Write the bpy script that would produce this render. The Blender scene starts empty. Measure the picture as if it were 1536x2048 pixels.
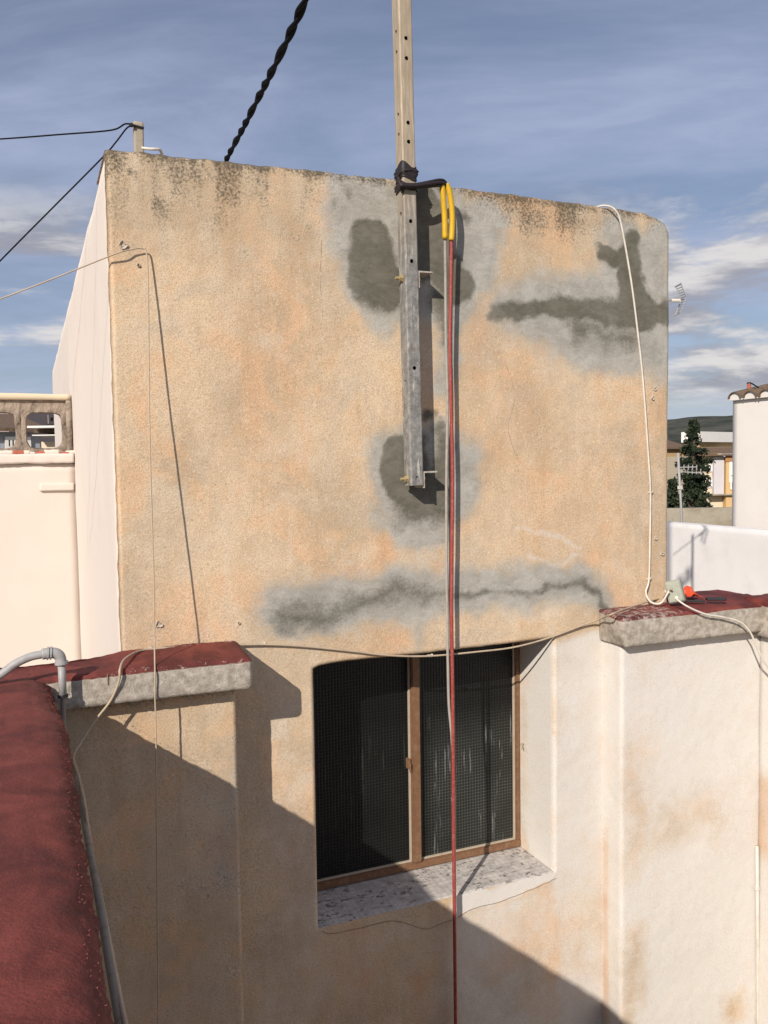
import bpy, bmesh, math, random
import numpy as np
from mathutils import Vector, Matrix
random.seed(7)
scene = bpy.context.scene
COL = scene.collection

# ------------------------------------------------------------------ camera
FPX, YAW, PITCH, ROLL = 1680.68, math.radians(22.8523), math.radians(-3.25785), math.radians(-0.81476)
cF = np.array([math.sin(YAW)*math.cos(PITCH), math.cos(YAW)*math.cos(PITCH), math.sin(PITCH)])
_R = np.array([math.cos(YAW), -math.sin(YAW), 0.0]); _U = np.cross(_R, cF)
cR = _R*math.cos(ROLL)+_U*math.sin(ROLL); cU = -_R*math.sin(ROLL)+_U*math.cos(ROLL)
cam = bpy.data.cameras.new('camera'); camo = bpy.data.objects.new('camera', cam); COL.objects.link(camo)
cam.sensor_fit = 'VERTICAL'; cam.sensor_height = 24.0; cam.lens = FPX/2048*24.0
cam.clip_start = 0.02; cam.clip_end = 8000
camo.matrix_world = Matrix(((cR[0], cU[0], -cF[0], 0), (cR[1], cU[1], -cF[1], 0), (cR[2], cU[2], -cF[2], 0), (0, 0, 0, 1)))
scene.camera = camo

# ------------------------------------------------------------------ sun, sky, exposure
SUN = Vector((1.06, 1.0, -0.834)).normalized()          # direction in which the light travels
sun = bpy.data.lights.new('sun', 'SUN'); suno = bpy.data.objects.new('sun', sun); COL.objects.link(suno)
sun.energy = 4.9; sun.angle = math.radians(0.53); sun.color = (1.0, 0.925, 0.83)
suno.rotation_euler = SUN.to_track_quat('-Z', 'Y').to_euler()
SUN_EL = math.asin(-SUN.z); SUN_AZ = math.atan2(-SUN.x, -SUN.y)
world = bpy.data.worlds.new('World'); scene.world = world; world.use_nodes = True
scene.view_settings.view_transform = 'Standard'; scene.view_settings.look = 'None'
scene.view_settings.exposure = 0.02; scene.view_settings.gamma = 1.0
scene.view_settings.use_curve_mapping = False
scene.render.resolution_x = 768; scene.render.resolution_y = 1024

class NT:
    """small helper round a node tree"""
    def __init__(s, nt): s.nt = nt; s.n = nt.nodes; s.l = nt.links
    def add(s, t, **kw):
        n = s.n.new(t)
        for k, v in kw.items(): setattr(n, k, v)
        return n
    def put(s, sock, v):
        if isinstance(v, bpy.types.NodeSocket): s.l.new(v, sock)
        elif isinstance(v, bpy.types.Node): s.l.new(v.outputs[0], sock)
        elif v is not None:
            if isinstance(v, tuple) and len(v) == 3 and len(sock.default_value) == 4: v = (*v, 1)
            sock.default_value = v
    def math(s, op, a, b=None, c=None, clamp=False):
        n = s.add('ShaderNodeMath', operation=op, use_clamp=clamp)
        s.put(n.inputs[0], a)
        if b is not None: s.put(n.inputs[1], b)
        if c is not None: s.put(n.inputs[2], c)
        return n.outputs[0]
    def vmath(s, op, a, b=None):
        n = s.add('ShaderNodeVectorMath', operation=op); s.put(n.inputs[0], a)
        if b is not None: s.put(n.inputs[1], b)
        return n.outputs[0]
    def mix(s, f, a, b, blend='MIX'):
        n = s.add('ShaderNodeMix', data_type='RGBA', blend_type=blend)
        s.put(n.inputs[0], f); s.put(n.inputs[6], a); s.put(n.inputs[7], b)
        return n.outputs[2]
    def step(s, v, a, b, lo=0.0, hi=1.0):
        n = s.add('ShaderNodeMapRange', interpolation_type='SMOOTHSTEP')
        s.put(n.inputs[0], v); n.inputs[1].default_value = a; n.inputs[2].default_value = b
        n.inputs[3].default_value = lo; n.inputs[4].default_value = hi
        return n.outputs[0]
    def noise(s, vec, scale, detail=4, rough=0.55, dist=0.0):
        n = s.add('ShaderNodeTexNoise'); s.put(n.inputs['Vector'], vec)
        n.inputs['Scale'].default_value = scale; n.inputs['Detail'].default_value = detail
        n.inputs['Roughness'].default_value = rough; n.inputs['Distortion'].default_value = dist
        return n.outputs[0]
    def attr(s, name):
        n = s.add('ShaderNodeAttribute'); n.attribute_name = name; return n.outputs['Fac']
    def combine(s, x, y, z):
        n = s.add('ShaderNodeCombineXYZ'); s.put(n.inputs[0], x); s.put(n.inputs[1], y); s.put(n.inputs[2], z); return n.outputs[0]

CLOUD = (5.5, 2.2, 8.8)
def build_world():
    t = NT(world.node_tree); t.n.clear()
    out = t.add('ShaderNodeOutputWorld'); bg = t.add('ShaderNodeBackground')
    sky = t.add('ShaderNodeTexSky', sky_type='NISHITA')
    sky.sun_disc = False; sky.sun_elevation = SUN_EL; sky.sun_rotation = SUN_AZ
    sky.altitude = 100; sky.air_density = 1.0; sky.dust_density = 0.8; sky.ozone_density = 2.0
    tc = t.add('ShaderNodeTexCoord'); d = tc.outputs['Generated']
    sp = t.add('ShaderNodeSeparateXYZ'); t.put(sp.inputs[0], d)
    x, y, z = sp.outputs
    zc = t.math('MAXIMUM', z, 0.0)
    inv = t.math('DIVIDE', 1.0, t.math('ADD', zc, 0.14))
    px = t.math('MULTIPLY', x, inv); py = t.math('MULTIPLY', y, inv)
    # high thin veil, drawn out in streaks
    v1 = t.combine(t.math('ADD', t.math('MULTIPLY', px, 0.55), t.math('MULTIPLY', py, -0.35)),
                   t.math('ADD', t.math('MULTIPLY', px, 0.8), t.math('MULTIPLY', py, 1.25)), 3.1)
    n1 = t.noise(v1, 1.15, 8, 0.60, 0.55)
    veil = t.step(n1, 0.30, 0.68)
    n1b = t.noise(v1, 4.5, 5, 0.6, 0.6)
    veil = t.math('MULTIPLY', veil, t.step(n1b, 0.2, 0.75, 0.55, 1.0))
    # low broken cumulus in flat layers near the horizon
    def layer(dz): return t.combine(t.math('ADD', t.math('MULTIPLY', x, 1.9), CLOUD[0]), t.math('ADD', t.math('MULTIPLY', y, 1.9), CLOUD[1]), t.math('ADD', t.math('MULTIPLY', z, 8.0), CLOUD[2]+dz))
    n2 = t.noise(layer(0.0), 1.75, 9, 0.6, 0.2); n3 = t.noise(layer(0.20), 1.75, 9, 0.6, 0.2)
    band = t.math('MULTIPLY', t.step(z, 0.045, 0.09), t.step(z, 0.22, 0.32, 1.0, 0.0))
    cum = t.math('MULTIPLY', t.step(n2, 0.445, 0.58), band)
    lit = t.step(t.math('SUBTRACT', n2, n3), -0.06, 0.12)
    ccol = t.mix(lit, (3.4, 3.4, 3.9), (7.6, 7.3, 7.1))
    base = t.mix(0.45, sky.outputs[0], (2.6, 2.8, 4.0))
    c = t.mix(t.math('MULTIPLY', veil, 0.80), base, (4.4, 5.0, 6.9))
    c = t.mix(t.math('MULTIPLY', cum, 0.9), c, ccol)
    t.put(bg.inputs[0], c); bg.inputs[1].default_value = 0.10
    t.l.new(bg.outputs[0], out.inputs[0])
build_world()

# ------------------------------------------------------------------ measuring: a pixel of the photograph to a point of the place
def ray(px, py): return cF + cR*(px-768)/FPX + cU*(1024-py)/FPX
_r = ray(226, 940); D = 2.15*_r[1]                       # the facade is the plane y = D
def at(px, py, y=None):
    y = D if y is None else y
    r = ray(px, py); return r*(y/r[1])
def atx(px, py, x): r = ray(px, py); return r*(x/r[0])
def atz(px, py, z): r = ray(px, py); return r*(z/r[2])
def far(px, py, d): return ray(px, py)*d

# ------------------------------------------------------------------ numpy value noise
_rng = np.random.RandomState(11); _perm = _rng.permutation(256); _val = _rng.rand(256)
def _vn(x, y, z):
    xi = np.floor(x).astype(int); yi = np.floor(y).astype(int); zi = np.floor(z).astype(int)
    fx, fy, fz = x-xi, y-yi, z-zi
    fx = fx*fx*(3-2*fx); fy = fy*fy*(3-2*fy); fz = fz*fz*(3-2*fz)
    def h(a, b, c): return _val[_perm[(_perm[(_perm[a & 255]+b) & 255]+c) & 255]]
    def lx(b, c): return h(xi, b, c)*(1-fx)+h(xi+1, b, c)*fx
    a = lx(yi, zi)*(1-fy)+lx(yi+1, zi)*fy
    b = lx(yi, zi+1)*(1-fy)+lx(yi+1, zi+1)*fy
    return a*(1-fz)+b*fz
def fbm(x, y, z, freq, octv=4, seed=0.0):
    s = 0; a = 0.5; tot = 0
    for o in range(octv):
        s = s+a*_vn(x*freq+seed+o*17.3, y*freq-seed*1.7+o*5.1, z*freq+seed*0.6+o*9.7); tot += a; a *= 0.5; freq *= 2.03
    return s/tot                                          # 0..1
def sstep(a, b, v):
    t = np.clip((v-a)/(b-a), 0, 1); return t*t*(3-2*t)

# ------------------------------------------------------------------ mesh helpers
def mesh_np(name, V, Q, mat=None, parent=None, attrs=None, smooth=True):
    me = bpy.data.meshes.new(name)
    V = np.asarray(V, dtype=np.float32); Q = np.asarray(Q, dtype=np.int32)
    me.vertices.add(len(V)); me.vertices.foreach_set('co', V.ravel())
    k = Q.shape[1]
    me.loops.add(Q.size); me.loops.foreach_set('vertex_index', Q.ravel())
    me.polygons.add(len(Q)); me.polygons.foreach_set('loop_start', np.arange(0, Q.size, k, dtype=np.int32))
    me.polygons.foreach_set('use_smooth', np.full(len(Q), smooth))
    me.update(calc_edges=True); me.validate()
    if attrs:
        for n, a in attrs.items():
            at_ = me.attributes.new(n, 'FLOAT', 'POINT'); at_.data.foreach_set('value', np.asarray(a, dtype=np.float32).ravel())
    return link(name, me, mat, parent)
def link(name, me, mat=None, parent=None):
    o = bpy.data.objects.new(name, me); COL.objects.link(o)
    if mat: me.materials.append(mat)
    if parent: o.parent = parent
    return o
class MB:
    """collects simple shapes into one mesh"""
    def __init__(s): s.v = []; s.f = []
    def quad(s, a, b, c, d):
        i = len(s.v); s.v += [tuple(a), tuple(b), tuple(c), tuple(d)]; s.f.append((i, i+1, i+2, i+3)); return s
    def box(s, x0, x1, y0, y1, z0, z1):
        i = len(s.v)
        s.v += [(x, y, z) for z in (z0, z1) for x, y in ((x0, y0), (x1, y0), (x1, y1), (x0, y1))]
        s.f += [(i+3, i+2, i+1, i), (i+4, i+5, i+6, i+7)]+[(i+k, i+(k+1) % 4, i+4+(k+1) % 4, i+4+k) for k in range(4)]; return s
    def obox(s, c, ax, ay, az):
        """box from a corner and three edge vectors"""
        c = np.array(c, float); ax = np.array(ax, float); ay = np.array(ay, float); az = np.array(az, float)
        i = len(s.v)
        s.v += [tuple(c+w*az+u*ax+v*ay) for w in (0, 1) for u, v in ((0, 0), (1, 0), (1, 1), (0, 1))]
        s.f += [(i+3, i+2, i+1, i), (i+4, i+5, i+6, i+7)]+[(i+k, i+(k+1) % 4, i+4+(k+1) % 4, i+4+k) for k in range(4)]; return s
    def prism(s, pts, vec):
        i = len(s.v); n = len(pts); vec = np.array(vec, float)
        s.v += [tuple(p) for p in pts]+[tuple(np.array(p, float)+vec) for p in pts]
        s.f += [tuple(range(i+n-1, i-1, -1)), tuple(range(i+n, i+2*n))]+[(i+k, i+(k+1) % n, i+n+(k+1) % n, i+n+k) for k in range(n)]; return s
    def tube(s, pts, r, n=8, caps=True):
        P = [np.array(p, float) for p in pts]; m = len(P); i = len(s.v)
        if np.isscalar(r): r = [r]*m
        T = [P[min(k+1, m-1)]-P[max(k-1, 0)] for k in range(m)]
        T = [t/(np.linalg.norm(t)+1e-12) for t in T]
        a = np.array([0, 0, 1.0]) if abs(T[0][2]) < 0.9 else np.array([1.0, 0, 0])
        u = np.cross(T[0], a); u /= np.linalg.norm(u)
        for k in range(m):
            u = u-T[k]*(u@T[k]); u /= np.linalg.norm(u)+1e-12; w = np.cross(T[k], u)
            for j in range(n):
                an = 2*math.pi*j/n
                s.v.append(tuple(P[k]+(u*math.cos(an)+w*math.sin(an))*r[k]))
        for k in range(m-1):
            for j in range(n):
                s.f.append((i+k*n+j, i+k*n+(j+1) % n, i+(k+1)*n+(j+1) % n, i+(k+1)*n+j))
        if caps: s.f += [tuple(range(i+n-1, i-1, -1)), tuple(range(i+(m-1)*n, i+m*n))]
        return s
    def build(s, name, mat=None, parent=None, smooth=False, bevel=0.0):
        me = bpy.data.meshes.new(name); me.from_pydata(s.v, [], s.f)
        if bevel > 0:
            bm = bmesh.new(); bm.from_mesh(me)
            bmesh.ops.bevel(bm, geom=bm.edges[:], offset=bevel, segments=2, affect='EDGES', clamp_overlap=True)
            bm.to_mesh(me); bm.free()
        me.update()
        if smooth: me.polygons.foreach_set('use_smooth', [True]*len(me.polygons))
        return link(name, me, mat, parent)
def smooth_path(pts, n=10):
    P = [np.array(p, float) for p in pts]; P = [2*P[0]-P[1]]+P+[2*P[-1]-P[-2]]
    out = []
    for k in range(1, len(P)-2):
        a, b, c, d = P[k-1:k+3]
        for j in range(n):
            t = j/n
            out.append(0.5*((2*b)+(-a+c)*t+(2*a-5*b+4*c-d)*t*t+(-a+3*b-3*c+d)*t**3))
    out.append(P[-2]); return out

def rbox(x0, x1, y0, y1, z0, z1, cell, r=0.006, amp=0.002, freq=9.0, seed=0.0, fine=0.0):
    """box with a fine grid on every face, rounded edges and an uneven surface"""
    nx, ny, nz = [max(2, int(round(l/cell))) for l in (x1-x0, y1-y0, z1-z0)]
    gx, gy, gz = np.linspace(x0, x1, nx+1), np.linspace(y0, y1, ny+1), np.linspace(z0, z1, nz+1)
    idx = {}
    Vi = []; F = []
    def face(fix, val, na, nb, flip):
        A, B = np.meshgrid(np.arange(na+1), np.arange(nb+1), indexing='ij')
        C = np.full_like(A, val)
        ijk = {0: (C, A, B), 1: (A, C, B), 2: (A, B, C)}[fix]
        base = sum(len(v) for v in Vi)
        Vi.append(np.stack([q.ravel() for q in ijk], 1))
        i = (np.arange(na)[:, None]*(nb+1)+np.arange(nb)[None, :]).ravel()+base
        q = np.stack([i, i+(nb+1), i+(nb+1)+1, i+1], 1)
        F.append(q[:, ::-1] if flip else q)
    face(0, 0, ny, nz, True); face(0, nx, ny, nz, False)
    face(1, 0, nx, nz, False); face(1, ny, nx, nz, True)
    face(2, 0, nx, ny, True); face(2, nz, nx, ny, False)
    Vi = np.concatenate(Vi); F = np.concatenate(F)
    key = (Vi[:, 0]*(ny+1)+Vi[:, 1])*(nz+1)+Vi[:, 2]
    _, first, invs = np.unique(key, return_index=True, return_inverse=True)
    Vi = Vi[first]; F = invs.ravel()[F]
    P = np.stack([gx[Vi[:, 0]], gy[Vi[:, 1]], gz[Vi[:, 2]]], 1)
    lo = np.array([x0, y0, z0])+r; hi = np.array([x1, y1, z1])-r
    q = np.clip(P, lo, hi); dlt = P-q; L = np.linalg.norm(dlt, axis=1, keepdims=True)+1e-9
    N = dlt/L; P = q+N*r
    nse = (fbm(P[:, 0], P[:, 1], P[:, 2], freq, 4, seed)-0.5)*2*amp
    if fine: nse = nse+(fbm(P[:, 0], P[:, 1], P[:, 2], 90, 2, seed+3)-0.5)*2*fine
    return P+N*nse[:, None], F, N

def thing(name, label, cat, loc=(0, 0, 0), group=None):
    o = bpy.data.objects.new(name, None); COL.objects.link(o); o.location = loc; o.empty_display_size = 0.1
    return tag(o, label, cat, group)
def tag(o, label, cat, group=None):
    o['label'] = label; o['category'] = cat
    if group: o['group'] = group
    return o
def struct(o): o['kind'] = 'structure'; return o

# ------------------------------------------------------------------ materials
def principled(name):
    m = bpy.data.materials.new(name); m.use_nodes = True
    t = NT(m.node_tree); b = t.n['Principled BSDF']; t.pos = t.add('ShaderNodeNewGeometry').outputs['Position']
    tc = t.add('ShaderNodeTexCoord'); t.obj = tc.outputs['Object']
    return m, t, b
def bump(t, b, h, strength, dist):
    n = t.add('ShaderNodeBump'); n.inputs['Strength'].default_value = strength; n.inputs['Distance'].default_value = dist
    t.put(n.inputs['Height'], h); t.l.new(n.outputs[0], b.inputs['Normal']); return n
def simple(name, col, rough=0.6, var=0.25, scale=30, metal=0.0, bumpd=0.0, spec=0.3, dirt=None, dscale=8):
    m, t, b = principled(name)
    n = t.noise(t.obj, scale, 5, 0.6)
    c = t.mix(n, tuple(v*(1-var) for v in col), tuple(min(1, v*(1+var)) for v in col))
    if dirt:
        c = t.mix(t.math('MULTIPLY', t.step(t.noise(t.obj, dscale, 6, 0.65), 0.45, 0.72), dirt[3]), c, dirt[:3])
    t.put(b.inputs['Base Color'], c); b.inputs['Roughness'].default_value = rough; b.inputs['Metallic'].default_value = metal
    b.inputs['Specular IOR Level'].default_value = spec
    if bumpd: bump(t, b, t.noise(t.obj, scale*3, 5, 0.6), 1.0, bumpd)
    return m

def stucco_mat():
    m, t, b = principled('stucco')
    p = t.pos
    n_big = t.noise(p, 2.3, 5, 0.6, 0.5); n_mid = t.noise(p, 13, 5, 0.64); n_grain = t.noise(p, 300, 2, 0.6); n_spk = t.noise(p, 135, 3, 0.7)
    n_pat = t.noise(t.vmath('ADD', p, (7.3, 0, 2.1)), 5.5, 5, 0.62, 0.8)
    c = t.mix(t.step(n_big, 0.34, 0.66), (0.50, 0.38, 0.255), (0.69, 0.53, 0.36))
    c = t.mix(t.math('MULTIPLY', t.step(n_pat, 0.47, 0.66), 0.75), c, (0.71, 0.455, 0.275))
    c = t.mix(t.math('MULTIPLY', t.step(n_pat, 0.50, 0.32), 0.65), c, (0.53, 0.435, 0.33))
    c = t.mix(t.math('MULTIPLY', t.step(n_mid, 0.45, 0.75), 0.6), c, (0.70, 0.575, 0.43))
    c = t.mix(t.math('MULTIPLY', t.attr('rust'), t.step(t.math('ADD', n_mid, t.math('MULTIPLY', n_spk, 0.4)), 0.35, 0.9), clamp=True), c, (0.56, 0.25, 0.10))
    n_str = t.noise(t.vmath('MULTIPLY', p, (1, 1, 0.22)), 17, 4, 0.62, 0.3)
    c = t.mix(t.math('MULTIPLY', t.step(n_str, 0.50, 0.72), 0.42), c, (0.50, 0.335, 0.20))
    c = t.mix(t.math('MULTIPLY', t.step(n_str, 0.46, 0.28), 0.35), c, (0.72, 0.60, 0.46))
    pale = t.math('ADD', t.attr('pale'), t.math('MULTIPLY', t.math('SUBTRACT', n_mid, 0.5), 0.7))
    c = t.mix(t.math('MULTIPLY', t.step(pale, 0.1, 0.95), 0.95), c, (0.675, 0.65, 0.615))
    # grain: light sand and dark pits
    rgh = t.math('SUBTRACT', 1.0, t.math('MULTIPLY', t.attr('pale'), 0.72))
    pit = t.step(n_grain, 0.33, 0.58)
    c = t.mix(t.math('MULTIPLY', t.math('SUBTRACT', 1.0, pit), t.math('MULTIPLY', rgh, 0.46)), c, (0.30, 0.21, 0.125))
    c = t.mix(t.math('MULTIPLY', t.step(n_spk, 0.55, 0.72), t.math('MULTIPLY', rgh, 0.55)), c, (0.82, 0.69, 0.53))
    c = t.mix(t.math('MULTIPLY', t.step(n_spk, 0.40, 0.28), t.math('MULTIPLY', rgh, 0.60)), c, (0.24, 0.16, 0.095))
    edge = t.math('ADD', t.math('MULTIPLY', t.math('SUBTRACT', n_mid, 0.5), 0.75), t.math('ADD', t.math('MULTIPLY', t.math('SUBTRACT', n_pat, 0.5), 0.5), t.math('MULTIPLY', t.math('SUBTRACT', n_spk, 0.5), 0.45)))
    dry = t.step(t.math('ADD', t.attr('dry'), edge), 0.08, 0.74)
    trow = t.noise(t.vmath('MULTIPLY', t.vmath('ADD', p, t.combine(0.0, 0.0, t.math('MULTIPLY', n_pat, 0.10))), (0.35, 1, 1)), 60, 4, 0.65, 1.2)
    dcol = t.mix(t.step(t.math('ADD', t.math('MULTIPLY', n_mid, 0.6), t.math('MULTIPLY', trow, 0.4)), 0.33, 0.66), (0.285, 0.280, 0.252), (0.45, 0.437, 0.398))
    dcol = t.mix(t.math('MULTIPLY', t.math('SUBTRACT', 1.0, pit), 0.25), dcol, (0.2, 0.19, 0.16))
    c = t.mix(t.math('MULTIPLY', dry, 0.92), c, dcol)
    wet = t.step(t.math('ADD', t.attr('wet'), t.math('MULTIPLY', edge, 0.80)), 0.20, 0.66)
    c = t.mix(t.math('MULTIPLY', wet, t.step(n_pat, 0.25, 0.6, 0.8, 0.97)), c, t.mix(t.step(t.math('ADD', t.math('MULTIPLY', n_mid, 0.5), t.math('MULTIPLY', trow, 0.5)), 0.35, 0.65), (0.104, 0.097, 0.074), (0.158, 0.147, 0.117)))
    g = t.math('ADD', t.attr('grime'), t.math('ADD', t.math('MULTIPLY', t.math('SUBTRACT', n_mid, 0.5), 0.8), t.math('MULTIPLY', t.math('SUBTRACT', n_spk, 0.5), 1.9)))
    gm = t.math('MULTIPLY', t.step(g, 0.18, 0.95), t.step(t.attr('grime'), 0.0, 0.16))
    c = t.mix(t.math('MULTIPLY', gm, 0.9), c, (0.075, 0.062, 0.043))
    t.put(b.inputs['Base Color'], c)
    b.inputs['Specular IOR Level'].default_value = 0.12
    b.inputs['Roughness'].default_value = 0.95
    h = t.math('ADD', n_grain, t.math('MULTIPLY', n_spk, 1.2))
    amp = t.math('MULTIPLY', rgh, t.math('SUBTRACT', 1.0, t.math('MULTIPLY', t.attr('dry'), 0.5)))
    bump(t, b, t.math('MULTIPLY', h, amp), 0.6, 0.0014)
    return m
M = {}
M['stucco'] = stucco_mat()

def white_paint(name, col, dirt=(0.45, 0.36, 0.26), k=0.35, bumpd=0.004):
    m, t, b = principled(name)
    n = t.noise(t.pos, 3.2, 6, 0.62); n2 = t.noise(t.pos, 40, 5, 0.6)
    c = t.mix(t.math('MULTIPLY', t.step(n, 0.45, 0.8), k), col, dirt)
    c = t.mix(t.math('MULTIPLY', t.step(n2, 0.6, 0.8), 0.18*k*2), c, (0.3, 0.26, 0.2))
    t.put(b.inputs['Base Color'], c); b.inputs['Roughness'].default_value = 0.9; b.inputs['Specular IOR Level'].default_value = 0.2
    bump(t, b, t.math('ADD', t.math('MULTIPLY', n2, 0.5), t.noise(t.pos, 8, 4, 0.6)), 0.6, bumpd)
    return m
M['white_wall'] = white_paint('white_wall', (0.665, 0.590, 0.528), (0.60, 0.49, 0.415), 0.28, 0.0015)
M['white_bright'] = white_paint('white_bright', (0.72, 0.675, 0.625), (0.60, 0.52, 0.45), 0.35, 0.002)
M['white_cool'] = white_paint('white_cool', (0.68, 0.655, 0.635), (0.50, 0.48, 0.46), 0.5)

def coping_mat():
    """concrete cap with worn red paint where the 'red' mask says so"""
    m, t, b = principled('red_painted_concrete')
    n_b = t.noise(t.pos, 7, 6, 0.62, 0.5); n_m = t.noise(t.pos, 52, 5, 0.66); n_f = t.noise(t.pos, 210, 3, 0.6)
    con = t.mix(t.step(n_m, 0.3, 0.72), (0.28, 0.24, 0.19), (0.51, 0.455, 0.39))
    con = t.mix(t.math('MULTIPLY', t.step(n_b, 0.5, 0.75), 0.5), con, (0.22, 0.20, 0.175))
    con = t.mix(t.math('MULTIPLY', t.step(n_f, 0.56, 0.75), 0.30), con, (0.15, 0.125, 0.10))
    red = t.mix(t.step(n_b, 0.34, 0.66), (0.088, 0.022, 0.019), (0.200, 0.047, 0.036))
    red = t.mix(t.math('MULTIPLY', t.step(n_m, 0.52, 0.8), 0.45), red, (0.085, 0.02, 0.02))
    brush = t.noise(t.vmath('MULTIPLY', t.pos, (1, 0.14, 1)), 70, 4, 0.62)
    red = t.mix(t.math('MULTIPLY', t.step(brush, 0.5, 0.74), 0.30), red, (0.235, 0.062, 0.052))
    red = t.mix(t.math('MULTIPLY', t.step(n_f, 0.60, 0.74), 0.20), red, (0.32, 0.15, 0.12))
    wear = t.math('ADD', t.attr('wear'), t.math('ADD', t.math('MULTIPLY', t.math('SUBTRACT', n_m, 0.5), 1.1), t.math('MULTIPLY', t.math('SUBTRACT', n_f, 0.5), 0.6)))
    red = t.mix(t.math('MULTIPLY', t.step(wear, 0.42, 0.6), 0.8), red, (0.42, 0.34, 0.30))
    f = t.step(t.math('ADD', t.attr('red'), t.math('MULTIPLY', t.math('SUBTRACT', n_m, 0.5), 0.55)), 0.42, 0.58)
    t.put(b.inputs['Base Color'], t.mix(f, con, red))
    t.put(b.inputs['Roughness'], t.math('SUBTRACT', 0.93, t.math('MULTIPLY', f, 0.22)))
    b.inputs['Specular IOR Level'].default_value = 0.25
    bump(t, b, t.math('ADD', t.math('MULTIPLY', n_m, 0.8), t.math('MULTIPLY', n_f, 1.0)), 0.8, 0.0021)
    return m
M['coping'] = coping_mat()
M['concrete'] = simple('concrete', (0.33, 0.29, 0.235), 0.92, 0.35, 26, bumpd=0.004, spec=0.15, dirt=(0.12, 0.1, 0.075, 0.7), dscale=14)
M['galv'] = None
def galv_mat():
    m, t, b = principled('galvanised_steel')
    n = t.noise(t.obj, 38, 6, 0.68); s = t.noise(t.vmath('MULTIPLY', t.obj, (1, 1, 0.12)), 120, 4, 0.6); n3 = t.noise(t.obj, 9, 5, 0.6)
    sp = t.add('ShaderNodeSeparateXYZ'); t.put(sp.inputs[0], t.obj); zz = sp.outputs[2]
    up = t.step(zz, 0.55, 1.0)                               # upper length weathered to a dull tan, lower spattered with cement
    low = t.mix(t.step(n, 0.32, 0.7), (0.155, 0.148, 0.138), (0.30, 0.29, 0.272))
    upc = t.mix(t.step(s, 0.3, 0.7), (0.33, 0.265, 0.185), (0.44, 0.36, 0.265))
    c = t.mix(up, low, upc)
    c = t.mix(t.math('MULTIPLY', t.math('MAXIMUM', t.step(s, 0.56, 0.70), t.step(t.noise(t.obj, 150, 4, 0.7, 1.5), 0.60, 0.68)), t.math('SUBTRACT', 0.75, t.math('MULTIPLY', up, 0.6))), c, (0.66, 0.62, 0.55))
    c = t.mix(t.math('MULTIPLY', t.step(n3, 0.58, 0.72), 0.55), c, (0.36, 0.22, 0.10))
    t.put(b.inputs['Base Color'], c); b.inputs['Roughness'].default_value = 0.62; b.inputs['Metallic'].default_value = 0.12
    b.inputs['Specular IOR Level'].default_value = 0.35
    bump(t, b, t.math('ADD', n, s), 0.5, 0.0012); return m
M['galv'] = galv_mat()
M['brass'] = simple('zinc_yellow_bolt', (0.46, 0.36, 0.19), 0.5, 0.4, 90, metal=0.4, bumpd=0.001)
M['bracket'] = simple('bracket_steel', (0.46, 0.42, 0.36), 0.6, 0.3, 60, metal=0.1, dirt=(0.2, 0.1, 0.05, 0.6), dscale=50)
M['black'] = simple('black_tape', (0.022, 0.016, 0.017), 0.55, 0.4, 80, spec=0.4, bumpd=0.001)
M['blackcable'] = simple('black_cable', (0.006, 0.0055, 0.0065), 0.7, 0.3, 60, spec=0.12)
M['yellow'] = simple('yellow_sheath', (0.64, 0.385, 0.012), 0.42, 0.14, 40, spec=0.5, dirt=(0.35, 0.24, 0.05, 0.35), dscale=60)
M['red'] = simple('red_cable', (0.30, 0.048, 0.04), 0.5, 0.3, 90, spec=0.4, dirt=(0.45, 0.2, 0.16, 0.4), dscale=120)
M['greycable'] = simple('grey_cable', (0.36, 0.33, 0.29), 0.6, 0.2, 60, dirt=(0.2, 0.18, 0.15, 0.5), dscale=50)
M['whitecable'] = simple('white_cable', (0.66, 0.61, 0.53), 0.5, 0.15, 40, spec=0.4, dirt=(0.4, 0.33, 0.25, 0.5), dscale=30)
M['tancable'] = simple('tan_cable', (0.44, 0.35, 0.25), 0.6, 0.2, 40, dirt=(0.3, 0.22, 0.14, 0.5), dscale=30)
M['pvc'] = simple('grey_pipe', (0.36, 0.35, 0.34), 0.5, 0.2, 40, spec=0.4, dirt=(0.2, 0.18, 0.16, 0.55), dscale=40)
M['dirtypipe'] = simple('dirty_grey_pipe', (0.24, 0.215, 0.18), 0.7, 0.25, 40, dirt=(0.09, 0.075, 0.06, 0.6), dscale=40)
M['boxgrey'] = simple('grey_green_plastic', (0.32, 0.33, 0.265), 0.55, 0.12, 30, dirt=(0.2, 0.19, 0.14, 0.4), dscale=40)
M['wood'] = simple('brown_painted_wood', (0.185, 0.095, 0.050), 0.55, 0.30, 60, spec=0.35, dirt=(0.30, 0.21, 0.13, 0.4), dscale=50, bumpd=0.001)
M['putty'] = simple('white_putty', (0.46, 0.39, 0.31), 0.8, 0.2, 60, dirt=(0.3, 0.2, 0.12, 0.5), dscale=60)
M['orange'] = simple('orange_plastic', (0.68, 0.070, 0.018), 0.4, 0.25, 60, spec=0.5)
M['dark'] = simple('dark_rubber', (0.028, 0.026, 0.028), 0.6, 0.3, 40)
M['grit'] = simple('red_grit', (0.16, 0.050, 0.042), 0.9, 0.6, 70, spec=0.15)
M['crack'] = simple('crack', (0.27, 0.19, 0.13), 0.95, 0.3, 90)
M['plaster_chip'] = simple('broken_plaster', (0.50, 0.45, 0.39), 0.95, 0.3, 120, bumpd=0.003)
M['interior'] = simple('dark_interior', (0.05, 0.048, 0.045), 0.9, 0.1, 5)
M['stake'] = simple('weathered_stake', (0.36, 0.31, 0.24), 0.85, 0.25, 60, dirt=(0.2, 0.16, 0.1, 0.5), dscale=50)

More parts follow.
